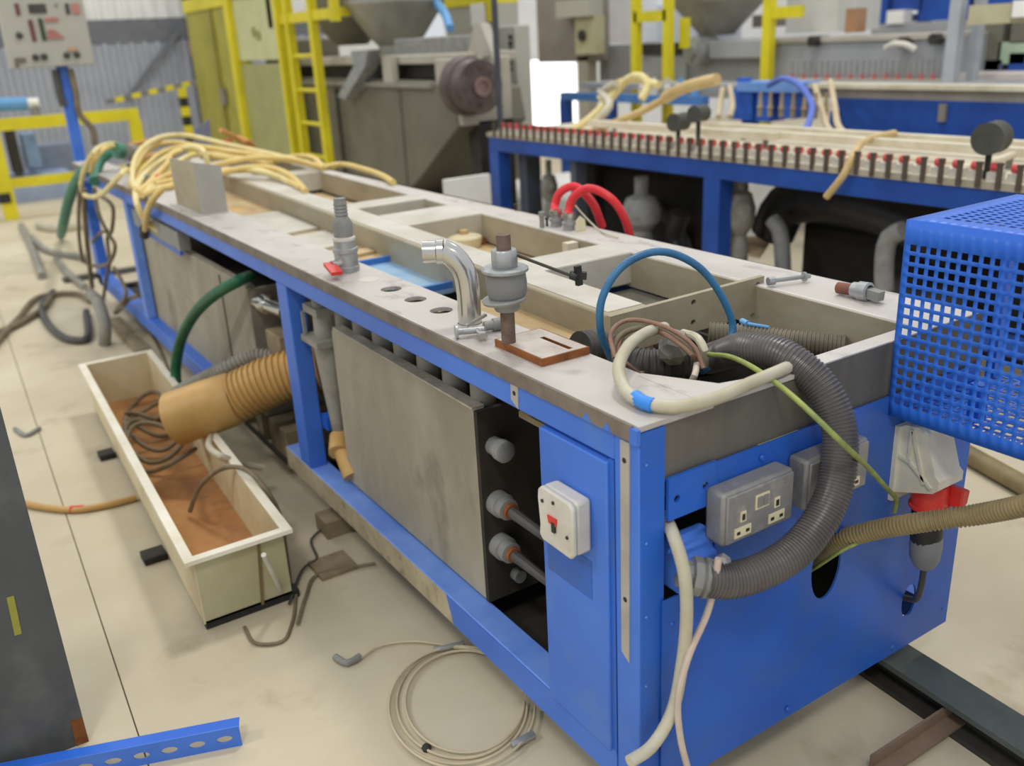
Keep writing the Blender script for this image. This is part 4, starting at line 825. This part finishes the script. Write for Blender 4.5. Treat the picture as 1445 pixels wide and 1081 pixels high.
for pts, r, mm, lb in (
  ([(1090,330,2.5),(1110,290,2.5),(1160,282,2.5),(1220,290,2.45),(1285,310,2.4),(1340,340,2.35)], .10, BLKH, 'very thick black hose arching under the near half of the tap bench'),
  ([(1090,310,2.35),(1100,325,2.35),(1105,380,2.35),(1106,420,2.35)], .035, GREY, 'grey standpipe under the tap bench, left of the black hose'),
  ([(1275,325,2.2),(1255,335,2.2),(1248,365,2.2),(1248,410,2.2)], .035, GREY, 'grey bent pipe under the tap bench next to the mesh guard'),
  ([(960,300,2.4),(950,340,2.4),(965,370,2.4)], .05, BLKH, 'black hose bend beside the round pump'),
  ([(920,290,2.5),(945,310,2.5),(965,345,2.5),(975,380,2.5)], .035, DUCTD, 'dark hose behind the round pump under the tap bench'),
): hose('under_bench_hose', [at(a,b,'x',x) for a,b,x in pts], r, mm, lb, group='hoses under the tap bench', step=.05, n=14)
mdark = b2
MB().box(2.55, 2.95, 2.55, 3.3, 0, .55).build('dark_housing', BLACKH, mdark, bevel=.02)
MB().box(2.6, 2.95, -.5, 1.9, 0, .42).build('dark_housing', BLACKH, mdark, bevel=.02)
MB().cyl((2.5,1.0,.2), (2.5,1.35,.22), .09).build('motor', DARK, mdark)
MB().box(2.5, 2.9, 3.3, 3.45, .1, .6).build('side_box', DARK, mdark)
single('cardboard_sheet', MB().prism('z', .30, .312, [tuple(at(a,b,'z',.31)[:2]) for a,b in ((1002,345),(1072,362),(1092,333),(1035,335))]), BOARD, 'tan board lying under the tap bench by the middle leg', 'board')
single('white_bag', MB().lathe((3.25,5.6,.0), (0,0,1), [(.3,0),(.36,.1),(.34,.22),(.2,.3),(.0,.32)], 10), PAPER, 'white crumpled bag on the floor by the far bench leg', 'bag', smooth=60)
single('white_board', MB().box(at(628,255,'y',3.5).x, at(692,255,'y',3.5).x, 3.5, 3.53, 0, at(645,252,'y',3.5).z), PAPER, 'white board leaning behind the far right of the machine', 'board')
single('white_sack', MB().box(2.75, 3.5, 4.2, 4.9, 0, .30), PAPER, 'low white sack beneath the far end of the tap bench', 'sack', bevel=.08)
q0_, q1_ = at(945,255,'x',3.2), at(1012,285,'x',3.2)
single('pale_crate', MB().box(3.2, 3.7, q1_.y, q0_.y, 0, q0_.z), PAPER, 'pale crate behind the middle leg of the tap bench', 'crate', bevel=.02)
hp = at(706,170,'x',2.2)
single('dark_upright', MB().cyl((2.2,hp.y,.757), (2.2,hp.y,2.0), .018, n=10), mat('dark_upright', (74,76,84), (60,62,70)), 'thin dark upright pole at the far end of the tap bench', 'pole')

# ================================================================== THIRD BENCH AND BLUE PANEL
b3 = thing('blue_panel_bench', 'long blue panelled bench with a white top strip behind the tap bench', 'bench', (4.2,2.5,0))
P3 = lambda n, mb, m, **k: mb.build(n, m, b3, **k)
P3('blue_panel', MB().box(3.9, 3.93, .3, 2.8, .52, .845), BLUEB)
P3('grey_band', MB().box(3.91, 3.95, .3, 3.4, .845, .90), mat('warm_grey_band', (168,162,150), (150,144,132)))
P3('white_strip', MB().box(3.87, 4.0, .3, 3.45, .90, .925), BEIGE)
P3('deck', MB().box(4.0, 4.33, .3, 5.4, .86, .90), EXT2)
P3('deck', MB().box(4.33, 4.78, .3, 3.85, .86, .894), EXT2)
P3('light_rail', MB().box(3.9, 3.97, 3.9, 5.55, .77, .83), mat('light_blue_rail', (82,132,196), (66,114,180)))
for yy in (5.48, 4.9, 3.45, 2.75, .4): P3('leg', MB().box(3.9, 3.98, yy, yy+.08, 0, .77), BLUEB)
for yy in (4.55,4.42,4.28,4.14,4.0): P3('blue_fitting', MB().lathe((3.93,yy,.83), (0,0,1), [(.03,0),(.03,.06),(.015,.07),(.015,.12)], 10), SKYB if yy < 4.2 else WHITEP)
P3('latch', MB().box(3.88, 3.90, 2.08, 2.12, .74, .83), BROWN)
for (px0,py0,px1,py1) in ((1032,125,1060,170), (1068,130,1085,172), (1100,130,1120,168)):
    a, b = at(px0,py0,'x',3.8), at(px1,py1,'x',3.8); P3('blue_block', MB().box(3.8, 3.95, b.y, a.y, b.z, a.z), mat('bright_blue_block', (52,104,200), (42,90,180)))
a, b = at(1040,110,'x',3.8), at(1052,125,'x',3.8); P3('blue_peg', MB().box(3.8,3.85,b.y,a.y,b.z,a.z), MATS['bright_blue_block'])
a, b = at(1040,116,'x',3.78), at(1125,131,'x',3.78); P3('blue_cap', MB().box(3.78,3.98,b.y,a.y,b.z,a.z), mat('pale_blue_cap', (120,160,222), (100,144,210)))
for px in (1072,1086,1102,1118,1134,1150,1164): 
    q = at(px,168,'x',3.6); P3('brass_tap', MB().lathe((3.6,q.y,.757), (0,0,1), [(.014,0),(.012,.04),(.02,.05),(.012,.06),(.008,.14)], 8), mat('dull_brass', (172,152,112), (150,130,94), .5))
hose('blue_bench_cable', [at(1085,120,'x',3.7), at(1105,111,'x',3.6), at(1128,120,'x',3.5), at(1145,145,'x',3.4), at(1143,168,'x',3.2), at(1134,188,'x',2.9)], .018, mat('violet_blue_cable', (92,116,200), (80,104,190)), 'violet-blue cable arching from the blue blocks to the tap bench', cat='cable', step=.04)
for i, pts in enumerate((((1150,122,3.8),(1160,155,3.5),(1168,180,3.2),(1190,198,2.8)), ((1172,115,3.8),(1178,150,3.5),(1184,180,3.2),(1215,200,2.8)), ((1020,125,3.7),(1016,150,3.6),(1014,165,3.5)), ((1030,122,3.7),(1034,150,3.6),(1030,165,3.5)))):
    hose('cream_tube', [at(a,b,'x',x) for a,b,x in pts], .017, mat('cream_tube', (204,188,154), (186,168,132)), ('left','right','farther left','farther right')[i]+' cream tube bending down '+('towards the tap bench' if i < 2 else 'beside the bright blue blocks'), cat='tube', step=.04)

# ================================================================== EXTRUDER LINED UP WITH THE TAP BENCH
ex = thing('extruder', 'large grey-green extruder with hopper and round die head at the back', 'machine', (2.5,6,0))
PE = lambda n, mb, m, **k: mb.build(n, m, ex, **k)
PE('body', MB().prism('x', 2.12, 2.62, [(4.45,1.04),(4.2,.98),(4.15,.78),(4.75,.40),(5.3,.12),(7.8,.10),(7.8,1.06)]), EXTR, bevel=.01)
PE('body_groove', MB().box(2.112, 2.122, 5.95, 6.0, .2, .98), DARK)
PE('body_groove', MB().box(2.112, 2.122, 7.25, 7.35, .2, .9), mat('grey_recess', (104,102,90), (92,90,78)))
PE('body_groove', MB().box(2.112, 2.122, 4.9, 4.93, .3, .98), mat('grey_recess', (104,102,90)))
PE('body_lip', MB().box(2.09, 2.13, 4.42, 7.7, 1.00, 1.03), mat('lip_grey', (146,142,130), (130,128,116)))
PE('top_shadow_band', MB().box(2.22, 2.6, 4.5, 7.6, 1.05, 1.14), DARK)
PE('barrel_cover', MB().box(2.15, 2.6, 4.2, 6.9, 1.14, 1.20), EXTL, bevel=.01)
PE('gear_box', MB().box(2.13, 2.5, 4.12, 4.42, .78, 1.17), EXTL, bevel=.01)
PE('upper_box', MB().box(2.2, 2.5, 4.35, 5.1, 1.19, 1.30), GREY, bevel=.01)
PE('upper_bracket', MB().prism('x', 2.3, 2.36, [(4.0,1.17),(4.3,1.17),(4.2,1.36),(4.12,1.36)]), EXTL)
PE('strap', MB().box(2.10, 2.14, 4.95, 5.1, 1.0, 1.19), EXTL)
PE('motor_box', MB().box(2.2, 2.6, 6.95, 7.75, 1.04, 1.35), EXTR, bevel=.02)
f0 = at(676,122,'y',3.95)
di = PE('die_head', MB().lathe((f0.x,4.15,f0.z), (0,-1,0), [(.16,0),(.17,.02),(.17,.10),(.165,.11),(.155,.115),(.155,.21),(.15,.22),(.05,.225)], 32), PIPED)
MB().lathe((f0.x,3.92,f0.z), (0,-1,0), [(.055,0),(.055,.02),(.035,.02),(.035,.01)], 20).build('die_bore', mat('pinkish_steel', (150,126,120), (130,104,100), .5, .3), di)
for k in range(8): MB().cyl((f0.x+.11*math.cos(k*.785),3.94,f0.z+.11*math.sin(k*.785)), (f0.x+.11*math.cos(k*.785),3.92,f0.z+.11*math.sin(k*.785)), .014, n=8).build('die_bolt', PIPED, di)
PE('die_support', MB().box(2.25, 2.5, 4.12, 4.25, .0, .8), DARK)
PE('die_foot', MB().cyl((2.3,4.2,.2), (2.3,4.2,.6), .06), DARK)
PE('base', MB().box(2.2, 2.6, 4.3, 5.4, 0, .16), BROWN)
h0 = at(576,66,'x',2.5)
PE('hopper', MB().lathe((2.42,h0.y,1.20), (0,0,1), [(.14,0),(.14,.06),(.20,.12),(.36,.34),(.36,.62)], 24), HOP)
PE('blower', MB().lathe((2.4,h0.y+.75,1.28), (0,0,1), [(.12,0),(.22,.1),(.26,.25),(.26,.5)], 20), EXTR)
PE('chute', MB().prism('x', 2.02, 2.12, [tuple(at(a,b,'x',2.05)[1:]) for a,b in ((500,72),(525,70),(520,95),(492,140),(482,136),(505,92))]), GALV)
PE('cable_blue', MB().tube([at(612,0,'x',2.6), at(628,20,'x',2.55), at(635,40,'x',2.5)], .03), SKYB)
PE('nameplate', MB().box(2.345, 2.352, 4.6, 4.75, 1.21, 1.27), PANELC)
# ladder and yellow guard frames
ld = thing('yellow_ladder', 'narrow yellow ladder standing before the extruder', 'ladder', (2.0,6.2,0))
la, lb_ = at(422,130,'x',2.0).y, at(455,130,'x',2.0).y
for yy in (la, lb_): MB().box(1.96, 2.02, yy-.03, yy+.03, 0, 2.1).build('stile', YELP, ld)
for k in range(8): MB().cyl((1.99,la,.22+.25*k), (1.99,lb_,.22+.25*k), .016, n=8).build('rung', YELP, ld)
gf = thing('yellow_guard_frame', 'yellow square-tube guard frame around the ladder top', 'frame', (2.0,6.4,1.4))
y0, y1 = at(385,20,'x',2.0).y, at(470,20,'x',2.0).y
MB().box(1.97, 2.03, y1-.06, y1+.0, 1.44, 2.2).build('frame_post', YELP, gf)
MB().box(1.97, 2.03, y0-.05, y0+.05, 1.44, 2.2).build('frame_post', YELP, gf)
for z in (1.46, 2.0): MB().box(1.975, 2.025, y1, y0, z, z+.07).build('frame_rail', YELP, gf)
yb = at(535,35,'x',2.6).y
MB().bar((2.03,y1-.02,1.5), (2.11,y1-.02,1.5), .05, .06).build('frame_rail', YELP, gf)
cg = thing('yellow_cage', 'tall yellow-framed cabinet cage with a cream panel at the far left of the extruder', 'cage', (2.2,8.4,0))
yc = at(335,100,'x',1.95).y; yd = at(392,60,'x',1.95).y
MB().box(1.92, 2.03, yc-.06, yc+.06, 0, 2.2).build('cage_post', YELP, cg)
MB().box(1.95, 2.02, yd-.03, yd+.03, 0, 2.2).build('cage_post', YELP, cg)
MB().box(1.94, 2.03, yd, yc, 1.72, 1.80).build('cage_rail', YELP, cg)
pz = at(360,85,'x',1.98).z
MB().box(1.97, 1.99, yd+.03, yc-.06, pz, 1.72).build('cream_panel', mat('cream_yellow_panel', (200,202,156), (190,190,140)), cg)
MB().box(1.97, 1.99, yd+.03, yc-.06, .1, pz-.03).build('lower_panel', mat('dull_yellow_panel', (164,164,110), (150,150,100)), cg)
for q, mm in (((358,45),EXTR),((365,50),BROWN)): 
    g = at(*q,'x',1.965); MB().cyl((1.975,g.y,g.z), (1.955,g.y,g.z), .04, n=10).build('dial', mat('olive_dial', (150,152,90)), cg)
ya = at(288,100,'x',2.15).y
MB().box(2.05, 2.12, yc+.06, ya, .1, 1.68).build('olive_panel', YELO, cg)
MB().box(2.03, 2.13, yc+.06, ya, 1.68, 1.80).build('cage_rail', YELP, cg)
MB().box(2.03, 2.05, (yc+ya)/2-.05, (yc+ya)/2+.05, .1, 1.68).build('olive_strip', mat('olive_strip', (146,140,56), (130,124,50)), cg)
MB().box(2.01, 2.04, (yc+ya)/2-.15, (yc+ya)/2-.02, .8, .95).build('cage_catch', BROWN, cg)
# cabinets behind the extruder
def pbox(name, px0, py0, px1, py1, X, depth, m, label, cat, bevel=.0):
    a, b = at(px0,py0,'x',X), at(px1,py1,'x',X); ztop = (a.z + at(px1,py0,'x',X).z)/2; zbot = (b.z + at(px0,py1,'x',X).z)/2
    return single(name, MB().box(X, X+depth, b.y, a.y, zbot, ztop), m, label, cat, bevel=bevel), (X, b.y, a.y, zbot, ztop)
kb = thing('button_cabinet', 'grey cabinet with a column of buttons behind the die head', 'cabinet', (3.1,4.2,0))
a, b = at(690,38,'x',3.0), at(733,160,'x',3.0)
MB().box(3.0, 3.12, b.y, a.y, 0, a.z).build('cabinet_body', PANELC, kb, bevel=.01)
for k in range(6):
    g = at(722,52+9*k,'x',3.0); MB().cyl((3.0,g.y,g.z), (2.98,g.y,g.z), .016, n=8).build('button', DARK, kb)
g = at(716,120,'x',3.0); MB().cyl((3.0,g.y,g.z), (2.975,g.y,g.z), .03, n=10).build('button', RED, kb)
pc = thing('paper_cabinet', 'beige cabinet with a yellow top and white notice left of the dark pole', 'cabinet', (3.3,6,0))
a, b = at(628,12,'x',3.2), at(702,60,'x',3.2)
MB().box(3.2, 3.4, b.y, a.y, 0, a.z).build('cabinet_body', PANELC, pc)
MB().box(3.19, 3.4, b.y, a.y, a.z, a.z+.25).build('yellow_top', YELP, pc)
g0, g1 = at(664,6,'x',3.19), at(684,35,'x',3.19); MB().box(3.185, 3.2, g1.y, g0.y, g1.z, g0.z).build('notice', PAPER, pc)
g0, g1 = at(686,0,'x',3.19), at(698,30,'x',3.19); MB().box(3.185, 3.2, g1.y, g0.y, g1.z, g0.z).build('yellow_label', YELP, pc)
# big brown-grey cabinet with switch box
hc = thing('hanging_cabinet', 'brown-grey control cabinet with a pale switch box in front of the bright doorway', 'cabinet', (4.7,6.4,0))
a, b = at(756,0,'x',4.6), at(836,80,'x',4.6)
MB().box(4.6, 4.8, b.y, a.y, at(790,88,'x',4.6).z, 2.2).build('cabinet_body', BROWN, hc, bevel=.01)
a, b = at(790,2,'x',4.5), at(838,22,'x',4.5); MB().box(4.45,4.6,b.y,a.y,b.z,a.z).build('upper_box', PANELC, hc)
a, b = at(811,24,'x',4.5), at(841,76,'x',4.5); MB().box(4.5,4.6,b.y,a.y,b.z,a.z).build('switch_box', CREAMG, hc)
g = at(823,50,'x',4.5); MB().cyl((4.5,g.y,g.z), (4.47,g.y,g.z), .045, n=12).build('switch', DARK, hc)
a = at(822,80,'x',4.6); MB().box(4.6,4.7,a.y-.08,a.y+.08,0,a.z).build('cabinet_post', EXTL, hc)
# second extruder
e2 = thing('second_extruder', 'cool grey extruder with a conical hopper behind the blue panelled bench', 'machine', (5,4.8,0))
PQ = lambda n, mb, m, **k: mb.build(n, m, e2, **k)
def face(n, px0, py0, px1, py1, X, dep, m, **k):
    a, b = at(px0,py0,'x',X), at(px1,py1,'x',X); return PQ(n, MB().box(X, X+dep, b.y, a.y, b.z, a.z), m, **k)
face('body', 845,64,1080,140,4.85,.7,EXT2, bevel=.01)
face('step', 1000,58,1085,82,4.75,.3,EXT2, bevel=.01)
face('dark_slot', 905,62,960,76,4.82,.1,DARK)
face('door', 918,80,968,120,4.82,.05,mat('door_grey', (150,152,152), (140,142,142)))
face('white_top', 842,0,905,60,5.2,.5,WALLW)
face('white_cover', 905,10,1000,60,5.4,.4,mat('bluish_white', (206,212,224), (196,204,218)))
q = at(1012,50,'x',5.0); zt = at(1012,0,'x',5.0).z
PQ('hopper', MB().lathe((5.0,q.y,q.z), (0,0,1), [(.14,0),(.16,.03),(.36,zt-q.z-.03),(.38,zt-q.z),(.38,zt-q.z+.3)], 24), HOP)
q = at(985,72,'x',4.75); PQ('motor', MB().lathe((4.9,q.y,q.z), (-1,0,0), [(.11,0),(.11,.2),(.06,.22),(.06,.26)], 16), GALV)
PQ('red_knob', MB().lathe((at(850,50,'x',5.15).x,at(850,50,'x',5.15).y,at(850,50,'x',5.15).z), (-1,0,0), [(.03,0),(.03,.05)], 10), RED)
y2 = thing('yellow_stand', 'yellow tubular ladder frame in front of the second extruder', 'frame', (4.4,5.1,0))
ya, yb2 = at(898,60,'x',4.4).y, at(943,60,'x',4.4).y
for yy in (ya, yb2): MB().box(4.37, 4.43, yy-.035, yy+.035, 0, 2.0).build('stile', YELP, y2)
zc = at(920,23,'x',4.4).z; MB().box(4.37, 4.43, yb2, ya, zc-.04, zc+.04).build('frame_rail', YELP, y2)
yy = at(965,40,'x',4.5).y; MB().box(4.48,4.54,yy-.03,yy+.03,at(965,68,'x',4.5).z,at(965,25,'x',4.5).z).build('short_post', YELP, y2)
y3 = thing('yellow_rail_post', 'yellow post with a cross rail right of the second hopper', 'frame', (5.0,3.9,0))
yy = at(1086,20,'x',4.7).y; MB().box(4.67,4.73,yy-.04,yy+.04,0,2.0).build('post', YELP, y3)
zc = at(1098,18,'x',4.7).z; MB().box(4.68,4.72,yy-.3,yy,zc-.04,zc+.04).build('cross_rail', YELP, y3)
pbox('white_cabinet', 1112,-30,1180,46,5.3,.5,mat('pale_grey_cabinet', (206,206,200), (196,196,188)),'tall pale grey cabinet right of the yellow post','cabinet')
pbox('dark_box', 1062,20,1112,38,5.6,.4,BROWN,'dark brown box behind the yellow post','box')
pbox('tan_upright', 1194,12,1208,46,5.0,.1,mat('tan_upright', (170,130,96), (150,112,80)),'tan upright beside the pale grey cabinet','post')
# tap row tank far right
t3 = thing('grey_tap_tank', 'long grey tank with a row of thin taps behind the white top strip', 'tank', (4.6,3,0))
a, b = at(1085,58,'x',4.8), at(1335,112,'x',4.8)
MB().box(4.8, 5.3, b.y, a.y, .86, a.z-.02).build('tank_body', EXT2, t3, bevel=.01)
MB().box(4.78, 5.32, b.y, a.y, a.z-.02, a.z+.01).build('tank_lid', EXTL, t3)
for k in range(26):
    g = at(1118+8.3*k, 98, 'x', 4.6)
    o = MB().cyl((4.6,g.y,.90), (4.6,g.y,1.02), .008, n=6).build('tap_stem', GREY, t3)
    if k % 2 == 0: MB().cyl((4.6,g.y,.905), (4.6,g.y,.935), .016, n=8).build('red_ring', mat('faded_red', (190,110,104), (176,96,92)), o)
MB().box(4.55, 4.7, at(1335,100,'x',4.6).y, at(1112,100,'x',4.6).y, .895, .905).build('tap_rail', EXTL, t3)
for px, py in ((1148,58),(1275,60),(1320,55)):
    g = at(px,py,'x',4.75); MB().cyl((4.8,g.y,g.z), (4.72,g.y,g.z), .035, n=10).build('tank_knob', DARK, t3)
MB().tube([at(1250,68,'x',4.72), at(1262,62,'x',4.7), at(1280,64,'x',4.7), at(1292,70,'x',4.72)], .02).build('pale_handle', WHITEP, t3)
# right-hand background
q = at(1347,60,'x',4.5); single('grey_pole', MB().box(4.47,4.53,q.y-.035,q.y+.035,.86,2.2), mat('pole_grey', (176,180,184), (164,168,172)), 'light grey square pole rising from the white top strip at the right', 'pole')
q = at(1375,80,'x',4.7); single('grey_pole', MB().box(4.68,4.72,q.y-.03,q.y+.03,.86,1.6), MATS['pole_grey'], 'shorter light grey pole right of the tall square pole', 'pole')
pbox('beige_box', 1368,6,1424,34,4.4,.2,CREAMG,'beige box high beside the tall grey pole','box')
pbox('white_box', 1430,0,1460,24,4.4,.2,PAPER,'white box at the top right corner','box')
rk = thing('blue_racks', 'dark blue steel racks high in the right background', 'rack', (7,4,0))
for (px0,py0,px1,py1) in ((1240,22,1262,32),(1262,-10,1300,14),(1300,-10,1345,28),(1345,0,1372,34),(1372,-10,1445,5)):
    a, b = at(px0,py0,'x',6.8), at(px1,py1,'x',6.8); MB().box(6.8, 7.2, b.y, a.y, b.z, a.z).build('rack_beam', BLUEB, rk)
a, b = at(1240,34,'x',6.8), at(1445,38,'x',6.8); MB().box(6.7, 7.2, b.y, a.y, b.z-.03, a.z).build('rack_shelf', EXT2, rk)
for px in (1245,1300,1345,1440): g = at(px,20,'x',6.85).y; MB().box(6.85,6.95,g-.04,g+.04,0,2.2).build('rack_post', BLUEB, rk)
a, b = at(1256,15,'x',6.72), at(1278,33,'x',6.72); MB().box(6.68, 6.8, b.y, a.y, b.z, a.z).build('white_note', PAPER, rk)
ms = thing('grey_green_machinery', 'grey-green machinery between poles at the right edge of the background', 'machine', (5.4,2.2,0))
for px0,py0,px1,py1,mm in ((1385,34,1408,104,EXTR),(1410,60,1445,90,mat('pale_green', (170,190,166), (156,176,150))),(1388,85,1412,104,mat('slate_blue', (92,96,130), (80,84,116))),(1425,75,1460,104,BLUEB),(1430,20,1470,60,EXTR),(1355,55,1370,105,mat('navy_post', (70,84,120), (60,72,104)))):
    a, b = at(px0,py0,'x',5.2), at(px1,py1,'x',5.2); MB().box(5.2, 5.5, b.y, a.y, b.z, a.z).build('machine_block', mm, ms)
MB().box(5.25, 5.45, at(1465,90,'x',5.2).y, at(1358,90,'x',5.2).y, 0, .9).build('machine_base', EXT2, ms)
pbox('white_shelf', 1330,104,1470,122,4.9,.4,mat('white_shelf', (216,208,202), (204,196,190)),'white shelf end at the right behind the white top strip','shelf')

# ================================================================== LEFT BACKGROUND
py_ = 5.2
cpn = thing('control_panel', 'grey control panel with red and black switches on a blue post', 'control panel', (.15,py_,0))
X0, X1 = at(18,95,'y',py_).x, at(135,92,'y',py_).x; Z0, Z1 = at(75,94,'y',py_).z, 1.75
MB().box(X0, X1, py_, py_+.18, Z0, Z1).build('panel_box', PANELC, cpn, bevel=.006)
gx = at(108,150,'y',py_+.09)
pst = MB().bar((at(88,100,'y',py_+.09).x, py_+.09, Z0), (at(114,240,'y',py_+.09).x, py_+.09, 0), .06, .06, (0,1,0)).build('panel_post', BLUE, cpn)
MB().tube([at(78,98,'y',py_+.06), at(84,130,'y',py_+.06), at(90,150,'y',py_+.06)], .022).build('post_conduit', DUCTD, cpn)
MB().tube([at(99,97,'y',py_+.05), at(107,130,'y',py_+.05), at(112,160,'y',py_+.05), at(130,182,'y',py_+.05), at(134,205,'y',py_+.05)], .018).build('post_conduit', CABLE, cpn)
MB().box(X0+.02, X1+.1, py_+.02, py_+.15, 0, .012).build('post_base', DARK, cpn)
def dial(px0, py0, px1, py1, nm, mm):
    a, b = at(px0,py0,'y',py_), at(px1,py1,'y',py_); MB().prism('y', py_-.008, py_+.001, [(a.x,a.z),(b.x,a.z),(b.x,b.z),(a.x,b.z)]).build(nm, mm, cpn)
rd = mat('faded_red_label', (190,128,118), (180,116,108)); mrn = mat('maroon_gauge', (112,68,64), (98,58,54)); grn = mat('dark_green_gauge', (66,74,58), (54,62,48)); grd = mat('dark_button', (74,70,64), (62,58,54))
dial(20,5,29,21,'switch',mrn); dial(39,6,66,18,'display',grd); dial(77,5,81,9,'button',BROWN); dial(91,5,99,20,'switch',grd); dial(100,5,113,19,'red_label',rd)
for a0,b0,c0,d0,nm,mm in ((39,28,45,58,'gauge',mrn),(53,26,59,57,'gauge',grn)):
    q = [at(a0,b0,'y',py_), at(a0+6,b0,'y',py_), at(c0+7,d0,'y',py_), at(c0+1,d0,'y',py_)]
    MB().prism('y', py_-.008, py_+.001, [(v.x,v.z) for v in q]).build(nm, mm, cpn)
for r_ in range(2): dial(63,25+3*r_,82,27+3*r_,'red_label',rd)
for r_ in range(4): dial(67,42+3.4*r_,78+4*r_,44+3.4*r_,'red_label',rd)
dial(96,67,109,72,'orange_label',mat('orange_label', (190,150,120), (184,142,110)))
for px, py in ((27,50),(50,81),(62,80),(94,78),(108,77)):
    g = at(px,py,'y',py_); MB().lathe((g.x,py_,g.z), (0,-1,0), [(.018,0),(.018,.012),(.01,.018)], 12).build('button', grd, cpn)
dial(20,82,37,88,'terminal',EXTR); dial(21,89,27,95,'terminal',EXTR)
# yellow barrier
yb_ = thing('yellow_barrier', 'yellow square-tube barrier rail at the far left', 'barrier', (.3,8.3,0))
Y = 8.3; a, b, c2 = at(-20,178,'y',Y), at(188,161,'y',Y), at(200,205,'y',Y)
MB().box(a.x-1, b.x+.04, Y-.04, Y+.04, b.z-.05, b.z+.05).build('top_rail', YELP, yb_)
MB().box(b.x-.05, b.x+.05, Y-.04, Y+.04, 0, b.z-.05).build('barrier_post', YELP, yb_)
zl = at(60,254,'y',Y).z; MB().box(a.x-1, at(112,250,'y',Y).x+.5, Y-.035, Y+.035, zl-.04, zl+.04).build('lower_rail', YELP, yb_)
xq = at(8,270,'y',Y).x; MB().box(xq-.055, xq+.055, Y-.055, Y+.055, 0, b.z).build('barrier_post', YELP, yb_)
q = at(6,280,'y',Y-.06); MB().box(q.x-.05, q.x+.05, Y-.075, Y-.055, q.z-.04, q.z+.04).build('dark_clamp', BLK, yb_)
# blue cylinder and grey machine behind the barrier
bmx = thing('blue_roller_machine', 'grey and pale blue machine behind the yellow barrier', 'machine', (.4,9.2,0))
a, b = at(-20,146,'y',9.2), at(38,146,'y',9.2); MB().cyl((a.x-.5,9.2,a.z), (b.x,9.2,b.z), .06).build('blue_cylinder', SKYB, bmx)
MB().cyl((b.x,9.2,b.z), (b.x+.1,9.2,b.z), .045).build('cylinder_tip', PAPER, bmx)
q = at(48,146,'y',9.2); MB().cyl((q.x,9.2,q.z-.15), (q.x,9.2,q.z+.02), .04).build('dark_cap', GREY, bmx)
a, b = at(8,185,'y',9.3), at(35,245,'y',9.3); MB().box(a.x, b.x, 9.3, 9.6, b.z, a.z).build('grey_block', DARK, bmx)
a, b = at(30,190,'y',9.4), at(60,235,'y',9.4); MB().box(a.x, b.x, 9.4, 9.7, b.z, a.z).build('blue_block', mat('dusty_sky_blue', (134,160,190), (120,146,178)), bmx)
a, b = at(-25,185,'y',9.35), at(12,255,'y',9.35); MB().box(a.x, b.x, 9.35, 9.6, b.z, a.z).build('pale_block', EXTL, bmx)
a, b = at(5,250,'y',9.5), at(100,258,'y',9.5); MB().box(a.x, b.x, 9.3, 9.9, 0, a.z).build('low_plinth', mat('pale_blue_plinth', (160,176,204), (146,162,192)), bmx)
MB().box(at(35,215,'y',9.8).x, at(105,215,'y',9.8).x, 9.8, 10.2, 0, at(70,205,'y',9.8).z).build('back_box', mat('blue_grey_box', (132,142,160), (118,128,148)), bmx)
single('blue_sign', MB().box(at(-20,5,'y',11.8).x, at(5,5,'y',11.8).x, 11.8, 11.83, at(0,18,'y',11.8).z, 2.2), BLUE, 'small blue sign on the wall at the top left corner', 'sign')
# hazard-striped rail and post
hz = thing('hazard_post', 'yellow and black striped post with a sloping striped rail by the back wall', 'barrier', (2.0,10,0))
a, b = at(256,124,'y',10), at(270,196,'y',10)
for k in range(8):
    MB().box(a.x-.04, a.x+.04, 9.96, 10.04, a.z-.1*(k+1)-.0, a.z-.1*k).build('stripe', YELP if k % 2 == 0 else HAZK, hz)
MB().box(a.x-.04, a.x+.04, 9.96, 10.04, 0, a.z-.8).build('post_foot', HAZK, hz)
e0, e1 = at(150,144,'y',10.2), at(312,108,'y',10.2)
for k in range(14):
    s0_, s1_ = e0.lerp(e1, k/14), e0.lerp(e1, (k+1)/14); MB().bar(s0_, s1_, .03, .05).build('stripe', YELP if k % 2 else mat('faded_hazard', (120,118,116)), hz)
MB().box(e1.x-.03, e1.x+.03, 10.17, 10.23, 0, e1.z).build('rail_post', HAZK, hz)
cw = thing('cluttered_post', 'dark grey upright with reddish boxes left of the yellow cage', 'post', (2.5,10.5,0))
a, b = at(272,60,'y',10.4), at(286,170,'y',10.4); MB().box(a.x, b.x, 10.4, 10.5, 0, at(280,50,'y',10.4).z).build('upright', mat('dark_slate', (84,84,92), (72,72,80)), cw)
q = at(275,68,'y',10.38); MB().box(q.x-.06,q.x+.08,10.33,10.4,q.z-.08,q.z+.08).build('red_box', mat('dull_red', (150,110,108), (136,96,94)), cw)
q = at(264,6,'y',10.38); MB().box(q.x-.05,q.x+.05,10.33,10.4,q.z-.05,q.z+.3).build('maroon_box', mrn, cw)
MB().box(at(280,20,'y',10.45).x-.03, at(280,20,'y',10.45).x+.03, 10.42, 10.48, 0, 2.3).build('upright', GREY, cw)
